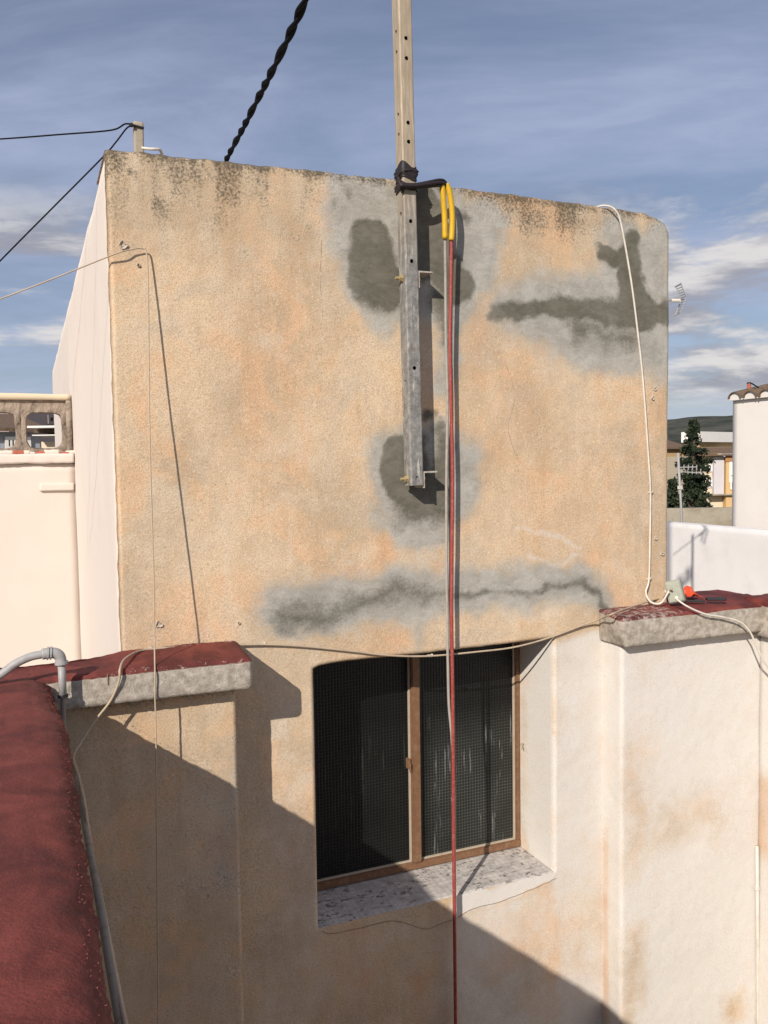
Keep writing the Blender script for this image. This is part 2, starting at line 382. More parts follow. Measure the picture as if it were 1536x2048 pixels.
def glass_mat():
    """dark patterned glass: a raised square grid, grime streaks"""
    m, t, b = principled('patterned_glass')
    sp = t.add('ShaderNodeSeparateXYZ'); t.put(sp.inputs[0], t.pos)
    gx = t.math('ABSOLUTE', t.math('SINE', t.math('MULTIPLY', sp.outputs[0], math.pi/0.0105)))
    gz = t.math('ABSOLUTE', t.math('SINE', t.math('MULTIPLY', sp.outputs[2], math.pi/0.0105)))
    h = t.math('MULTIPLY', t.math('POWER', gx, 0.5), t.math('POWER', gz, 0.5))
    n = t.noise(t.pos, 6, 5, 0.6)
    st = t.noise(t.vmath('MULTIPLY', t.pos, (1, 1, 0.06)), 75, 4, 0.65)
    drip_and_sun = t.math('MULTIPLY', t.math('MULTIPLY', t.step(st, 0.58, 0.66), t.step(t.noise(t.pos, 9, 3, 0.5), 0.40, 0.58)), t.attr('drip_and_sun'))
    c = t.mix(n, t.mix(t.attr('drip_and_sun'), (0.002, 0.0023, 0.0023), (0.009, 0.010, 0.009)), t.mix(t.attr('drip_and_sun'), (0.006, 0.007, 0.0065), (0.026, 0.028, 0.025)))  # base painted lighter where the right pane is meant to look sunlit
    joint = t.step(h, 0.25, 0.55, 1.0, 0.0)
    c = t.mix(t.math('MULTIPLY', joint, t.step(n, 0.35, 0.65, 0.45, 1.0)), c, t.mix(t.attr('drip_and_sun'), (0.011, 0.0115, 0.011), (0.080, 0.084, 0.074)))  # grid lines get the same painted sunlight
    c = t.mix(t.math('MULTIPLY', drip_and_sun, 0.7), c, (0.26, 0.26, 0.245))
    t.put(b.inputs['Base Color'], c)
    t.put(b.inputs['Roughness'], t.math('ADD', 0.34, t.math('MULTIPLY', drip_and_sun, 0.5)))
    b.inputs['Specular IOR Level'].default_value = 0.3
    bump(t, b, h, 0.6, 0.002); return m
M['glass'] = glass_mat()

def sill_mat():
    m, t, b = principled('sill_tile')
    n = t.noise(t.pos, 30, 6, 0.65); n2 = t.noise(t.vmath('MULTIPLY', t.pos, (1, 1.6, 1)), 46, 5, 0.7); n3 = t.noise(t.pos, 9, 4, 0.6)
    c = t.mix(t.step(n, 0.3, 0.7), (0.40, 0.37, 0.345), (0.60, 0.555, 0.51))
    f = t.math('MULTIPLY', t.step(n2, 0.545, 0.61), t.step(n3, 0.40, 0.58))
    c = t.mix(t.math('MULTIPLY', f, 0.85), c, (0.07, 0.055, 0.045))
    br = t.add('ShaderNodeTexBrick'); br.offset = 0.0; br.inputs['Scale'].default_value = 1.0
    br.inputs['Brick Width'].default_value = 0.021; br.inputs['Row Height'].default_value = 0.021; br.inputs['Mortar Size'].default_value = 0.0013
    t.put(br.inputs['Vector'], t.pos)
    c = t.mix(t.math('MULTIPLY', br.outputs['Fac'], 0.30), c, (0.22, 0.2, 0.18))
    t.put(b.inputs['Base Color'], c); b.inputs['Roughness'].default_value = 0.75
    bump(t, b, t.math('SUBTRACT', n, t.math('ADD', f, t.math('MULTIPLY', br.outputs['Fac'], 0.4))), 0.6, 0.002); return m
M['sill'] = sill_mat()

# ------------------------------------------------------------------ stains of the facade, given on the wall surface
def blob(x, z, pts, soft=0.02):
    """soft capsule chain; pts are (px, py, radius in px) on the facade plane"""
    W = [(at(p[0], p[1])[0], at(p[0], p[1])[2], p[2]*np.linalg.norm(at(p[0], p[1]))/FPX) for p in pts]
    if len(W) == 1: W = W*2
    best = np.full(x.shape, -1e9); soft = soft*1.6
    for (ax, az, ar), (bx, bz, br) in zip(W[:-1], W[1:]):
        dx, dz = bx-ax, bz-az; L = dx*dx+dz*dz+1e-12
        t = np.clip(((x-ax)*dx+(z-az)*dz)/L, 0, 1)
        d = np.hypot(x-ax-t*dx, z-az-t*dz)
        best = np.maximum(best, (ar+(br-ar)*t)-d)
    return np.clip(best/soft+0.5, 0, 1)
XL, XR, ZT = 0.205, 2.0, 0.81                             # facade corners and top
WX0, WX1, WZ0, WZ1 = 0.726, 1.535, -1.338, -0.570         # window opening
REC = 0.205
def stains(x, y, z):
    wx = x+(fbm(x, y, z, 9, 3, 1)-0.5)*0.085+(fbm(x, y, z, 38, 3, 2)-0.5)*0.034
    wz = z+(fbm(x, y, z, 9, 3, 5)-0.5)*0.085+(fbm(x, y, z, 38, 3, 6)-0.5)*0.034
    mx = np.maximum.reduce
    dry = mx([blob(wx, wz, [(700, 400, 55), (760, 470, 110), (780, 560, 85), (770, 625, 40)], 0.07),
              blob(wx, wz, [(880, 400, 60), (890, 500, 105), (890, 590, 70), (895, 650, 30)], 0.07),
              blob(wx, wz, [(900, 650, 26), (890, 780, 20)], 0.05),
              blob(wx, wz, [(960, 460, 50), (970, 560, 25)], 0.05),
              blob(wx, wz, [(1010, 610, 30), (1080, 620, 66), (1180, 650, 85), (1290, 640, 100)], 0.08),
              blob(wx, wz, [(1240, 470, 45), (1270, 560, 80), (1320, 470, 28)], 0.07),
              blob(wx, wz, [(800, 930, 70), (845, 960, 112), (880, 950, 88)], 0.06),
              blob(wx, wz, [(830, 1060, 30), (870, 1075, 22)], 0.05),
              blob(wx, wz, [(560, 1215, 38), (640, 1210, 46), (760, 1195, 54), (900, 1180, 48), (1050, 1170, 42), (1160, 1165, 38), (1200, 1190, 28)], 0.06),
              blob(wx, wz, [(840, 1230, 22), (840, 1300, 14)], 0.05)*0.7])
    wet = mx([blob(wx, wz, [(740, 490, 46), (752, 545, 56), (780, 575, 44), (800, 580, 30)], 0.03),
              blob(wx, wz, [(702, 512, 15)], 0.03), blob(wx, wz, [(735, 465, 22)], 0.03), blob(wx, wz, [(716, 480, 17)], 0.03), blob(wx, wz, [(738, 606, 16), (775, 618, 12)], 0.04)*0.85, blob(wx, wz, [(770, 470, 10)], 0.03)*0.8,
              blob(wx, wz, [(860, 420, 32), (868, 500, 50), (905, 560, 42)], 0.03), blob(wx, wz, [(880, 610, 26), (886, 680, 12)], 0.05)*0.7,
              blob(wx, wz, [(940, 430, 12)], 0.03)*0.75, blob(wx, wz, [(690, 385, 14)], 0.04)*0.55, blob(wx, wz, [(665, 408, 10)], 0.03)*0.55,
              blob(wx, wz, [(992, 622, 15), (1040, 622, 17), (1120, 620, 19), (1220, 626, 19), (1330, 628, 17)], 0.034),
              blob(wx, wz, [(1262, 470, 15), (1255, 520, 20), (1268, 590, 32), (1290, 625, 30)], 0.026),
              blob(wx, wz, [(1212, 510, 18), (1240, 520, 14)], 0.026),
              blob(wx, wz, [(1150, 655, 30), (1260, 668, 28)], 0.08)*0.62,
              blob(wx, wz, [(815, 905, 40), (815, 960, 55), (850, 985, 48)], 0.03), blob(wx, wz, [(885, 890, 26), (880, 940, 22)], 0.05)*0.8,
              blob(wx, wz, [(815, 1020, 28), (880, 1025, 24)], 0.06)*0.75, blob(wx, wz, [(868, 838, 14)], 0.03)*0.8,
              blob(wx, wz, [(560, 1232, 18), (650, 1222, 17), (720, 1205, 18), (790, 1188, 16), (900, 1178, 12)], 0.08)*0.78,
              blob(wx, wz, [(890, 1192, 9), (990, 1184, 8), (1080, 1180, 8), (1130, 1172, 11), (1170, 1162, 13), (1196, 1180, 11), (1206, 1215, 10)], 0.03)*0.72])
    up = sstep(0.30, 0.86, z)
    top = sstep(0.66, 0.80, z); drips = fbm(x*1.0, y, z*0.16, 30, 4, 9)
    left = sstep(1.0, 0.3, x); grime = (0.12+0.14*left)*up*(0.5+sstep(0.36, 0.66, drips))+top*(0.06+0.16*sstep(0.30, 0.70, drips))+sstep(0.782, 0.814, z)*(0.22+0.42*fbm(x, y, z, 14, 3, 12))+0.10*sstep(0.5, 0.21, x)*fbm(x, y, z, 6, 3, 15)
    grime = grime+blob(wx, wz, [(262, 345, 5)], 0.02)*0.9+blob(wx, wz, [(335, 400, 7), (345, 430, 6)], 0.03)*0.55+blob(wx, wz, [(440, 360, 18), (440, 430, 12)], 0.06)*0.34
    grime = grime+blob(wx, wz, [(600, 445, 26)], 0.08)*0.22+blob(wx, wz, [(1060, 430, 40), (1130, 450, 40), (1190, 455, 16)], 0.06)*0.32
    grime = grime+sstep(0.03, 0.0, np.abs(x-XR))*0.35*sstep(-0.45, 0.2, z)
    grime = grime+blob(wx, wz, [(250, 1275, 12), (400, 1280, 8), (480, 1278, 8)], 0.05)*0.3*(z > -0.6)
    grime = grime*(1-0.85*np.clip(dry*1.4, 0, 1)*sstep(0.80, 0.70, z))
    rust = mx([blob(wx, wz, [(778, 1075, 10), (775, 1120, 9)], 0.04)*0.75, blob(wx, wz, [(875, 745, 16)], 0.07)*0.5, blob(wx, wz, [(962, 640, 18), (962, 740, 16)], 0.08)*0.5,
               blob(wx, wz, [(985, 900, 30)], 0.12)*0.35, blob(wx, wz, [(790, 1290, 40)], 0.08)*0.4, blob(wx, wz, [(520, 740, 90)], 0.25)*0.16,
               blob(wx, wz, [(1120, 1000, 90)], 0.25)*0.25, blob(wx, wz, [(1050, 840, 60)], 0.2)*0.22,
               blob(wx, wz, [(1206, 1650, 5), (1208, 1800, 4), (1211, 1990, 3)], 0.010)*0.95,
               blob(wx, wz, [(842, 1965, 20)], 0.05)*0.9, blob(wx, wz, [(830, 2040, 20)], 0.05)*0.5, blob(wx, wz, [(740, 2000, 70)], 0.2)*0.4,
               blob(wx, wz, [(1240, 1300, 6), (1242, 1500, 6)], 0.05)*0.25])
    lowr = sstep(0, 0.05, (at(1040, 1290)[2]+(x-1.42)*0.17)-z+0.00)
    pale = 0.0*x
    pale = np.maximum(pale, lowr*sstep(1.47, 1.56, wx)*0.78)
    pale = np.maximum(pale, sstep(-1.33, -1.42, wz)*sstep(1.00, 1.22, wx)*0.62)
    pale = np.maximum(pale, sstep(-0.56, -0.70, wz)*sstep(0.52, 0.62, x)*(x < 0.74)*0.26)
    pale = np.maximum(pale, blob(wx, wz, [(1030, 1065, 3), (1060, 1058, 3), (1130, 1075, 3), (1145, 1090, 3)], 0.016)*0.75)
    pale = np.maximum(pale, blob(wx, wz, [(1060, 1105, 4), (1110, 1125, 4), (1150, 1105, 3)], 0.016)*0.75)
    pale = np.maximum(pale, blob(wx, wz, [(850, 1085, 12), (850, 1130, 16)], 0.05)*0.55)
    pale = np.maximum(pale, blob(wx, wz, [(1020, 1230, 26), (1140, 1225, 30)], 0.08)*0.28)
    pale = np.maximum(pale, sstep(-1.33, -1.42, wz)*0.24)
    pale = np.maximum(pale, blob(x, wz, [(920, 1806, 20), (1000, 1783, 19), (1100, 1752, 14)], 0.012)*1.0)
    bare = np.maximum.reduce([blob(wx, wz, [(1235, 1780, 20), (1200, 1840, 60), (1100, 1900, 50)], 0.2)*0.32, blob(wx, wz, [(1140, 1310, 14), (1100, 1480, 8)], 0.06)*0.1])
    pale = np.clip(pale-bare, 0, 1)
    return dict(dry=dry, wet=wet, grime=np.clip(grime, 0, 1), rust=rust, pale=pale)

# ------------------------------------------------------------------ stair block on the roof with its patio window
block = thing('rooftop_stair_block', 'ochre rendered rooftop block with grey cement patches and a patio window', 'building', (1.1, D, -3.6))
def child(o, p):
    o.parent = p; o.matrix_parent_inverse = Matrix.Translation(-Vector(p.location)); return o
def facade():
    cell = 0.0062
    def lines(*cuts):
        out = [np.array([cuts[0]])]
        for a, b in zip(cuts[:-1], cuts[1:]):
            n = max(2, int(round((b-a)/cell))); out.append(np.linspace(a, b, n+1)[1:])
        return np.concatenate(out)
    gx = lines(XL, WX0, WX1, XR)
    zc = np.linspace(-3.6, -2.3, 20)[:-1]
    gz = np.concatenate([zc, lines(-2.3, WZ0, WZ1, ZT)])
    nx, nz = len(gx), len(gz)
    X, Z = np.meshgrid(gx, gz, indexing='ij')
    x = X.ravel().copy(); z = Z.ravel().copy(); y = np.full_like(x, D)
    I = (np.arange(nx-1)[:, None]*nz+np.arange(nz-1)[None, :])
    cx = 0.5*(gx[:-1]+gx[1:])[:, None]; cz = 0.5*(gz[:-1]+gz[1:])[None, :]
    keep = ~((cx > WX0) & (cx < WX1) & (cz > WZ0) & (cz < WZ1))
    i = I[keep]; Q = np.stack([i, i+nz, i+nz+1, i+1], 1)
    x0, z0 = x.copy(), z.copy()
    # uneven top line with the knocked-off right corner
    zt = np.interp(x0, [0.2, 0.5, 1.0, 1.3, 1.7, 1.90, 1.945, 1.978, 2.0], [0.803, 0.809, 0.820, 0.820, 0.819, 0.814, 0.806, 0.788, 0.755])
    zt = zt+(fbm(x0, 0*x0, 0*x0, 30, 3, 4)-0.5)*0.012
    u = np.clip((z0-0.5)/(ZT-0.5), 0, 1); z = np.where(z0 > 0.5, 0.5+(zt-0.5)*u, z)
    # wavering lintel edge with a rounded left corner
    lz = np.interp(x0, [0.726, 0.745, 0.83, 1.05, 1.27, 1.535], [-0.579, -0.572, -0.567, -0.568, -0.570, -0.566])-WZ1
    lz = lz+(fbm(x0, 0*x0, 0*x0, 22, 3, 8)-0.5)*0.006
    w = sstep(0.10, 0.0, np.abs(z0-WZ1))*sstep(0.03, 0.0, np.maximum(np.maximum(WX0-x0, x0-WX1), 0))
    z = z+lz*w
    # rounded arrises
    def arris(d, r):
        d = np.clip(d, 0, r); return r-np.sqrt(np.maximum(r*r-(r-d)**2, 0))
    wob = (fbm(x0, y, z0, 14, 3, 3)-0.5)
    y = y+arris(x0-XL, 0.010)+arris(XR-x0, 0.012)+arris(zt-z, 0.014)
    dw = np.maximum(np.maximum(WX0-x0, x0-WX1), np.maximum(WZ0-z0, z0-WZ1))
    y = y+np.where(dw < 0.012, arris(np.maximum(dw, 0), 0.008)*(z0 > WZ0+1e-4), 0)
    y = y-(fbm(x0, 0*x0, z0, 4, 3, 21)-0.5)*0.006-wob*0.0015-(fbm(x0, 0*x0, z0, 60, 2, 22)-0.5)*0.0012
    x = x+np.where((x0 < XL+1e-4) | (x0 > XR-1e-4), (fbm(0*x0, y, z0, 26, 4, 31)-0.5)*0.007, 0)
    # trowelled cement stands a little proud
    A = stains(x, np.full_like(x, D), z)
    y = y-sstep(0.1, 0.9, A['dry']+(fbm(x, y, z, 13, 3, 33)-0.5)*0.5)*0.0012-sstep(0.3, 0.7, A['wet'])*0.0006
    V = np.stack([x, y, z], 1)
    # reveals, top strip and side returns run back from the boundary vertices
    vid = lambda a, b: a*nz+b
    iw0, iw1 = np.argmin(abs(gx-WX0)), np.argmin(abs(gx-WX1)); kz0, kz1 = np.argmin(abs(gz-WZ0)), np.argmin(abs(gz-WZ1))
    extraV, extraQ = [], []
    base = len(V)
    def strip(ids, back, n, flip, dxs=None):
        nonlocal base
        P = V[ids]; ring = [np.array(ids)]
        for s in range(1, n+1):
            q = P.copy(); q[:, 1] = P[:, 1]+(back-P[:, 1])*s/n
            if dxs: q += np.array(dxs)*s/n
            extraV.append(q); ring.append(np.arange(base, base+len(q))); base += len(q)
        for a, b in zip(ring[:-1], ring[1:]):
            f = np.stack([a[:-1], a[1:], b[1:], b[:-1]], 1); extraQ.append(f[:, ::-1] if flip else f)
    strip([vid(iw0, k) for k in range(kz0, kz1+1)], D+REC+0.03, 14, True)
    strip([vid(iw1, k) for k in range(kz0, kz1+1)], D+REC+0.03, 14, False)
    strip([vid(i_, kz1) for i_ in range(iw0, iw1+1)], D+REC+0.03, 14, True)
    strip([vid(i_, nz-1) for i_ in range(nx)], D+0.30, 6, False)
    strip([vid(nx-1, k) for k in range(nz)], D+0.10, 4, False)
    strip([vid(0, k) for k in range(nz)], D+0.03, 2, True)
    V2 = np.concatenate([V]+extraV); Q2 = np.concatenate([Q]+extraQ)
    nadd = len(V2)-len(V)
    xe, ye, ze = V2[len(V):].T
    A2 = {k: np.concatenate([A[k], np.zeros(nadd)]) for k in A}
    pr = ((xe > WX0-0.02) & (xe < WX1+0.02) & (ze < -0.5))
    A2['pale'][len(V):] = np.where(pr, 0.85-0.6*sstep(D+0.13, D+0.2, ye)*fbm(xe, ye, ze, 20, 3, 2), 0.0)
    A2['grime'][len(V):] = np.where(ze > 0.7, 0.6, 0.0)
    child(mesh_np('front_wall', V2, Q2, M['stucco'], None, A2), block)
facade()
def body():
    V, F, N = rbox(XL, XL+0.12, D+0.022, 7.42, -3.6, 0.800, 0.045, 0.014, 0.004, 5, 3)
    child(mesh_np('left_side_wall', V, F, M['white_wall']), block)
    V, F, N = rbox(XR-0.13, XR-0.004, D+0.09, 7.42, -3.6, 0.790, 0.06, 0.014, 0.004, 5, 4)
    child(mesh_np('right_side_wall', V, F, M['white_wall']), block)
    V, F, N = rbox(XL+0.12, XR-0.13, 7.25, 7.41, -3.6, 0.785, 0.1, 0.014, 0.004, 5, 5)
    child(mesh_np('back_wall', V, F, M['white_wall']), block)
    V, F, N = rbox(XL+0.06, XR-0.06, D+0.28, 7.36, 0.70, 0.782, 0.07, 0.01, 0.003, 6, 6)
    child(mesh_np('roof_slab', V, F, M['concrete']), block)
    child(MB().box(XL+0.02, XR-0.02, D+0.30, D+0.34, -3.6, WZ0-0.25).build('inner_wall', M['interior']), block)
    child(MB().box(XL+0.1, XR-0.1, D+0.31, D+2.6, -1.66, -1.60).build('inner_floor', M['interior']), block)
body()
def window():
    yF = D+REC
    x0, x1, z0, z1 = WX0+0.004, WX1-0.002, WZ0+0.003, -0.545
    V, F, N = rbox(WX0-0.01, WX1+0.01, D+0.004, D+REC+0.05, WZ0-0.05, WZ0-0.0005, 0.012, 0.005, 0.0022, 16, 8)
    child(mesh_np('window_sill', V, F, M['sill'], None), block)
    fr = MB()
    fr.box(x0, x1, yF-0.006, yF+0.03, z0, z0+0.024); fr.box(x0, x1, yF-0.006, yF+0.03, z1-0.03, z1)
    fr.box(x0, x0+0.030, yF-0.004, yF+0.028, z0+0.024, z1-0.03); fr.box(x1-0.016, x1, yF-0.004, yF+0.028, z0+0.024, z1-0.03)
    w = fr.build('window', M['wood'], None, bevel=0.0022); child(w, block)
    def sub(o): o.parent = w; return o
    xm0, xm1 = 1.120, 1.149
    sub(MB().box(xm0, xm1, yF-0.014, yF+0.026, z0+0.0245, z1-0.0305).build('mullion', M['wood'], None, bevel=0.003))
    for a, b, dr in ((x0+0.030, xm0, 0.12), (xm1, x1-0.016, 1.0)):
        nx, nz = 40, 60
        gx = np.linspace(a, b, nx+1); gz = np.linspace(z0+0.024, z1-0.03, nz+1)
        X, Z = np.meshgrid(gx, gz, indexing='ij'); x = X.ravel(); z = Z.ravel()
        Vf = np.stack([x, np.full_like(x, yF+0.012), z], 1); Vb = Vf+np.array([0, 0.005, 0])
        i = (np.arange(nx)[:, None]*(nz+1)+np.arange(nz)[None, :]).ravel()
        Q = np.stack([i, i+nz+1, i+nz+2, i+1], 1)
        m = sstep(-0.80, -0.95, z)*sstep(0.0, 0.08, np.abs(x-a))*dr  # mask for streaks and for the sunlight painted low on the right pane
        sub(mesh_np('pane', np.concatenate([Vf, Vb]), np.concatenate([Q, (Q+len(Vf))[:, ::-1]]), M['glass'], None, dict(drip_and_sun=np.concatenate([m, m*0])), smooth=False))
        bd = MB()
        bd.box(a+0.0005, a+0.0045, yF+0.004, yF+0.0115, z0+0.024, z1-0.03)
        bd.box(b-0.0055, b-0.0005, yF+0.004, yF+0.0115, z0+0.024, z1-0.03)
        bd.box(a+0.0045, b-0.0055, yF+0.004, yF+0.0115, z0+0.0242, z0+0.0285)
        sub(bd.build('glazing_bead', M['putty'], None))
    h = MB(); c = at(805, 1530, yF-0.004)
    h.box(xm0-0.014, xm0-0.005, yF-0.006, yF+0.0115, c[2]-0.016, c[2]+0.016)
    h.tube([(xm0-0.009, yF-0.006, c[2]), (xm0-0.009, yF-0.014, c[2])], 0.0035, 8); h.tube([(xm0-0.009, yF-0.013, c[2]+0.003), (xm0-0.010, yF-0.014, c[2]-0.026)], [0.0038, 0.0026], 8)
    sub(h.build('handle', M['wood'], None, smooth=False))
    hook = MB(); c = atx(1047, 1487, WX1-0.003)
    hook.tube(smooth_path([c, c+np.array([-0.012, -0.004, 0.0]), c+np.array([-0.014, -0.012, -0.006]), c+np.array([-0.012, -0.012, -0.016])], 4), 0.0016, 6)
    sub(hook.build('hook', M['brass'], None))
window()
def wall_marks():
    # hairline cracks under the sill and beside the window
    for i, (pts, r) in enumerate([([(644, 1862), (664, 1867), (720, 1856), (790, 1842), (850, 1858), (880, 1848), (910, 1838), (945, 1818), (1000, 1803), (1060, 1780), (1112, 1757)], 0.0008),
                                  
                                  ([(644, 480), (641, 560), (646, 640), (640, 720), (643, 790)], 0.0005), ([(1010, 720), (1030, 790), (1018, 860), (1040, 930)], 0.0005),
                                  ([(700, 1285), (704, 1255), (698, 1230)], 0.0006), ([(1090, 1000), (1150, 1020), (1200, 1012), (1250, 1030)], 0.0005)]):
        P = smooth_path([at(a, b, D-0.002) for a, b in pts], 8)
        P = [p+np.array([(random.random()-0.5)*0.002, 0.0016+random.random()*0.0012 if r < 0.0007 else 0, (random.random()-0.5)*0.0024]) for p in P]
        child(MB().tube(P, r, 5).build('crack', M['crack'], None), block)
    for px, py, r in [(247, 490, 0.011), (318, 1250, 0.010), (277, 530, 0.004), (1311, 778, 0.006), (1306, 797, 0.006), (1312, 1076, 0.006), (1325, 1108, 0.007), (1218, 1308, 0.005), (478, 1246, 0.004)]:
        c = at(px, py, D-0.003); n = 10
        ring = [c+np.array([math.cos(a)*r*random.uniform(0.45, 1.25), 0, math.sin(a)*r*random.uniform(0.45, 1.25)]) for a in np.linspace(0, 2*math.pi, n, endpoint=False)]
        inr = [c+(p-c)*0.40+np.array([0, 0.0035, 0]) for p in ring]; outr = [c+(p-c)*1.15+np.array([0, 0.004, 0]) for p in ring]
        v = outr+[p-np.array([0, 0.0025, 0]) for p in ring]+inr; f = []
        for k in range(n):
            k2 = (k+1) % n; f += [(k, k2, n+k2, n+k), (n+k, n+k2, 2*n+k2, 2*n+k)]
        b = MB(); b.v = [tuple(p) for p in v]; b.f = f
        o = b.build('anchor_hole', M['plaster_chip'], None); child(o, block)
        b = MB(); b.v = [tuple(p) for p in inr]; b.f = [tuple(range(n))]
        pl = b.build('plug', M['dark'], None); pl.parent = o
wall_marks()

# ------------------------------------------------------------------ patio (light well): floor and parapets round it
fl = MB().box(-0.2, 2.7, -1.3, D+0.02, -3.7, -3.6).build('patio_floor', M['concrete']); struct(fl)
def paint(V, N, top, noise=0.0):
    return sstep(0.35, 0.6, N[:, 2]+noise)
def parapet_front_left():
    p = thing('parapet', 'low parapet left of the patio window, red top and grey concrete edge', 'parapet', (0.2, 2.15, -3.6))
    V, F, N = rbox(0.02, 0.476, D-0.12, D+0.01, -3.6, -0.572, 0.012, 0.006, 0.004, 6, 41, 0.0012)
    x, y, z = V.T
    A = stains(x, y, z)
    A = {k: a*0 for k, a in A.items()}
    A['grime'] = 0.27*fbm(x, y, z, 5, 3, 61)+0.25*sstep(0.03, 0.0, np.abs(z+0.575))
    A['pale'] = 0.30*sstep(-0.8, -1.2, z)*fbm(x, y, z, 4, 3, 62)+blob(x, z, [(450, 1440, 16), (452, 1560, 12)], 0.08)*0.35
    A['dry'] = blob(x, z, [(440, 1500, 12), (425, 1700, 20)], 0.12)*0.5
    child(mesh_np('wall', V, F, M['stucco'], None, A), p)
    V, F, N = rbox(-1.6, 0.015, 2.137, 2.19, -1.6, -0.572, 0.05, 0.006, 0.002, 6, 44)
    child(mesh_np('wall', V, F, M['white_wall'], None), p)
    V, F, N = rbox(-1.6, 0.506, D-0.176, D+0.006, -0.566, -0.486, 0.009, 0.010, 0.003, 8, 42, 0.0016)
    x, y, z = V.T
    t = sstep(-0.53, -0.49, z)
    V[:, 2] += t*(y-(D-0.176))*0.07+t*(fbm(x, y, z, 6, 2, 77)-0.5)*0.010
    V[:, 1] = np.minimum(V[:, 1], np.interp(x, [-1.6, 0.04, 0.13, 0.205, 0.21], [2.10, 2.186, 2.205, 2.250, 2.30]))
    V[:, 2] += np.where(z < -0.55, (x-0.3)*-0.006, 0)
    red = np.clip((z+0.506)/0.018, 0, 1)*0.9+0.05*(x < 0.13)
    wear = 0.42*sstep(0.06, 0.0, np.abs(y-D))*(x > 0.2)+0.36*sstep(0.03, 0.0, np.abs(y-(D-0.176)))*(x > 0.15)
    child(mesh_np('coping', V, F, M['coping'], None, dict(red=red, wear=wear)), p)
    c = at(215, 1352, D-0.177)
    o = MB().box(c[0]-0.001, c[0]+0.001, D-0.1795, D-0.17, c[2]-0.022, c[2]+0.004).build('crack', M['crack'], None); child(o, p)
parapet_front_left()

def parapet_red():
    p = thing('parapet', 'wide red painted parapet running along the near left edge of the patio', 'parapet', (-0.15, 0.7, -3.6))
    prof = [(-0.36, -0.64), (-0.365, -0.56), (-0.345, -0.515), (-0.30, -0.497), (-0.20, -0.483), (-0.10, -0.479), (-0.02, -0.482), (0.022, -0.488), (0.044, -0.496), (0.055, -0.510), (0.058, -0.54), (0.055, -0.575), (0.046, -0.605), (0.02, -0.615)]
    P = []
    for a, b in zip(prof[:-1], prof[1:]):
        n = max(1, int(round(math.hypot(b[0]-a[0], b[1]-a[1])/0.006)))
        P += [(a[0]+(b[0]-a[0])*k/n, a[1]+(b[1]-a[1])*k/n) for k in range(n)]
    P.append(prof[-1]); P = np.array(P)
    for _ in range(3): P[1:-1] = 0.25*P[:-2]+0.5*P[1:-1]+0.25*P[2:]
    T = np.gradient(P, axis=0); T /= np.linalg.norm(T, axis=1, keepdims=True); NN = np.stack([-T[:, 1], T[:, 0]], 1)
    ys = np.arange(-0.7, D-0.150, 0.007); m = len(P)
    Y = np.repeat(ys, m); X = np.tile(P[:, 0], len(ys)); Z = np.tile(P[:, 1], len(ys))
    NX = np.tile(NN[:, 0], len(ys)); NZ = np.tile(NN[:, 1], len(ys))
    edge = sstep(0.035, 0.055, X)
    n = (fbm(X, Y, Z, 6, 3, 51)-0.5)*0.006+(fbm(X, Y, Z, 45, 3, 52)-0.5)*0.004+edge*((fbm(X, Y, Z, 45, 3, 53)-0.45)*0.012+(fbm(X, Y, Z, 110, 2, 56)-0.5)*0.014)
    X2 = X+NX*n; Z2 = Z+NZ*n
    X2 -= sstep(1.72, 1.95, Y)*0.018*sstep(-0.05, 0.05, X)
    X2 -= 0.007*sstep(-0.05, 0.05, X)
    V = np.stack([X2, Y, Z2], 1)
    i = (np.arange(len(ys)-1)[:, None]*m+np.arange(m-1)[None, :]).ravel()
    Q = np.stack([i, i+1, i+m+1, i+m], 1)
    red = np.where(Z < -0.575, 0.2, 0.95)-edge*0.25*fbm(X, Y, Z, 30, 2, 54)
    child(mesh_np('coping', V, Q, M['coping'], None, dict(red=red, wear=0*X-0.12)), p)
    # crumbs of old paint and mortar on the top and along the broken edge
    rs = np.random.RandomState(21); gv, gf = [], []
    top = np.array([(x_, z_) for x_, z_ in zip(P[:, 0], P[:, 1]) if z_ > -0.56])
    for k in range(520):
        yy = rs.uniform(0.45, D-0.22); e = rs.rand() < 0.62
        xx = rs.uniform(0.036, 0.050) if e else rs.uniform(-0.30, 0.03)
        xx -= 0.018*float(sstep(1.72, 1.95, yy))*(xx > 0)
        zz = float(np.interp(xx, top[:, 0], top[:, 1])); r = rs.uniform(0.0005, 0.0016 if e else 0.0009); zz -= 0.0004
        i = len(gv)
        for d_ in ((1, 0, 0), (-1, 0, 0), (0, 1, 0), (0, -1, 0), (0, 0, 1), (0, 0, -1)):
            gv.append(np.array([xx, yy, zz])+np.array(d_)*r*rs.uniform(0.5, 1.3)+rs.normal(size=3)*r*0.25)
        for a_, b_, c_ in ((0, 2, 4), (2, 1, 4), (1, 3, 4), (3, 0, 4), (2, 0, 5), (1, 2, 5), (3, 1, 5), (0, 3, 5)): gf.append((i+a_, i+b_, i+c_))
    gr = mesh_np('grit', np.array(gv), np.array(gf), M['grit'], None, smooth=False); gr['kind'] = 'stuff'; child(gr, p)
    V, F, N = rbox(-0.33, 0.028, -0.7, D-0.125, -3.6, -0.56, 0.06, 0.006, 0.003, 6, 55)
    x, y, z = V.T
    child(mesh_np('wall', V, F, M['stucco'], None, {k: 0.4*(k == 'pale')+0*x for k in ('dry', 'wet', 'grime', 'rust', 'pale')}), p)
parapet_red()

